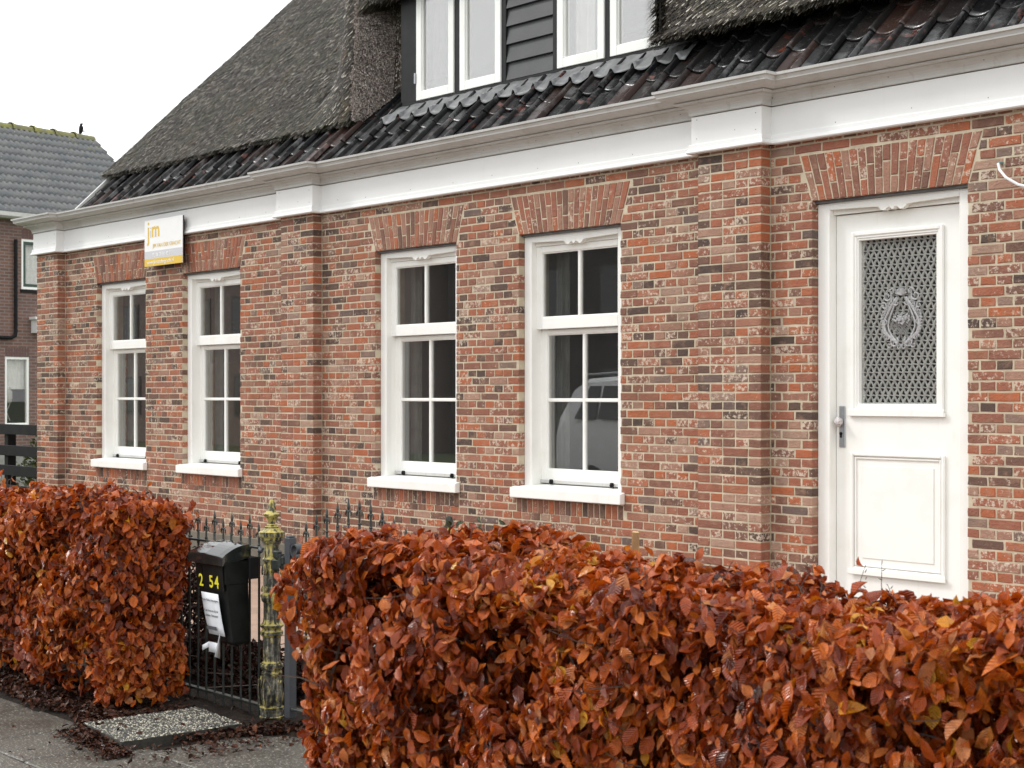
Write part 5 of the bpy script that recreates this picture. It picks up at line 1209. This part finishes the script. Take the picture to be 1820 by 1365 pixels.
mb = MB(); mb.box(-36, -20, 13.0, 13.4, -.14, .55, .01); mb.build('garden_wall', M['kerb'], label='low pale garden wall beyond the black board fence', cat='wall')

# ------------------------------------------------------------------ across the street, seen only mirrored in the window panes
M['carw'] = simple('white_car_paint', (.78,.79,.80), None, 1, .22, 0, spec=.6); M['cglass'] = simple('dark_car_glass', (.02,.022,.025), None, 1, .08); M['rubber'] = simple('tyre_rubber', (.02,.02,.02), None, 1, .8)
car = root('parked_car', (-16.2, -1.4, -.11), 'white estate car parked on the road opposite, mirrored in the windows', 'car')
cxs = [(-18.45,.55,1.10),(-18.40,.45,1.30),(-18.15,.38,1.80),(-17.95,.36,1.92),(-17.0,.36,1.97),(-16.0,.36,1.96),(-15.35,.38,1.86),(-14.75,.42,1.36),(-14.55,.44,1.30),(-14.0,.45,1.22),(-13.75,.48,.95),(-13.7,.5,.6)]
mb = MB(); rows = []
for (x, zb_, zt_) in cxs:
    hw = .93; tum = max(0, min(1, (zt_-1.25)/.7)); row = []
    for sg in (1, -1):
        pts = [(hw*.97, zb_-.15), (hw, .55), (hw*.99, min(zt_, 1.0)), (hw*.96, min(zt_, 1.25)), (hw*(.96-.14*tum), zt_-.06*tum-.01), (hw*(.80-.12*tum), zt_)]
        pts = pts if sg == 1 else pts[::-1]; row += [(x, -1.4+sg*yy, max(.22, zz) if i in (0,5) and zz < .5 else zz) for i, (yy, zz) in enumerate(pts)]
    rows.append(row)
mb.grid(rows, True); mb.face(rows[0][::-1]); mb.face(rows[-1]); mb.build('body', M['carw'], car, smooth=True)
for sg, yy in ((1, -.462), (-1, -2.338)):
    for (xa, xb, xc, xd) in ((-18.02,-17.55,-17.55,-17.80),(-17.48,-16.62,-16.62,-17.48),(-16.54,-15.05,-15.50,-16.54)):
        off = sg*.012; mb = MB(); mb.face([(xa, yy-sg*.015+off, 1.28), (xb, yy-sg*.015+off, 1.28), (xc, -1.4+sg*.77+off+sg*.01, 1.80), (xd, -1.4+sg*.77+off+sg*.01, 1.80)]); o = mb.build('side_window', M['cglass'], car); o.modifiers.new('s','SOLIDIFY').thickness = .01
    mb = MB(); mb.tube([(-18.0, -1.4+sg*.66, 1.985), (-17, -1.4+sg*.66, 2.03), (-15.7, -1.4+sg*.66, 1.98)], .018, 6); mb.build('roof_rail', M['alu'], car)
    for x in (-17.65, -14.6):
        mb = MB(); mb.tube([(x, -1.4+sg*.72, .22), (x, -1.4+sg*.95, .22)], .335, 22); w_ = mb.build('wheel', M['rubber'], car); mb = MB(); mb.tube([(x, -1.4+sg*.951, .22), (x, -1.4+sg*.958, .22)], .21, 16); mb.build('rim', M['alu'], w_)
def far_house(x0, x1, y, wall_m, label, h=6.2, door=False):
    o = root('street_house', ((x0+x1)/2, y, 0), label, 'house'); mb = MB(); mb.box(x0, x1, y-8, y, -.2, h); mb.build('wall', wall_m, o)
    mb = MB(); mb.grid([[(x, y+.4, h), (x, y-4, h+3.6), (x, y-8.4, h)] for x in (x0-.3, x1+.3)]); mb.face([(x0-.3,y+.4,h),(x0-.3,y-4,h+3.6),(x0-.3,y-8.4,h)]); mb.face([(x1+.3,y+.4,h),(x1+.3,y-4,h+3.6),(x1+.3,y-8.4,h)]); mb.build('roof', M['darkroof'], o)
    x = x0+1.2
    while x < x1-1.5:
        for z in (.9, 3.7):
            mb = MB(); mb.box(x, x+1.2, y+.001, y+.05, z, z+1.5); f = mb.build('window', M['siding'], o); mb = MB(); mb.box(x+.09, x+1.11, y+.0505, y+.06, z+.09, z+1.41); mb.build('pane', M['cglass'], f)
        x += 2.7
M['darkroof'] = simple('dark_slate', (.035,.035,.038), (.05,.05,.05), 5, .6); M['fbrick'] = simple('far_brown_brick', (.035,.030,.027), (.025,.021,.020), 3, .9); M['fbrick2'] = simple('far_red_brick', (.27,.20,.18), (.20,.155,.14), 3, .9)
far_house(-37, -16, -13.5, M['fbrick'], 'dark brown terrace across the street, mirrored in the right-hand panes'); far_house(-66, -38, -13.0, M['fbrick2'], 'redder brick terrace across the street, mirrored in the left-hand panes')
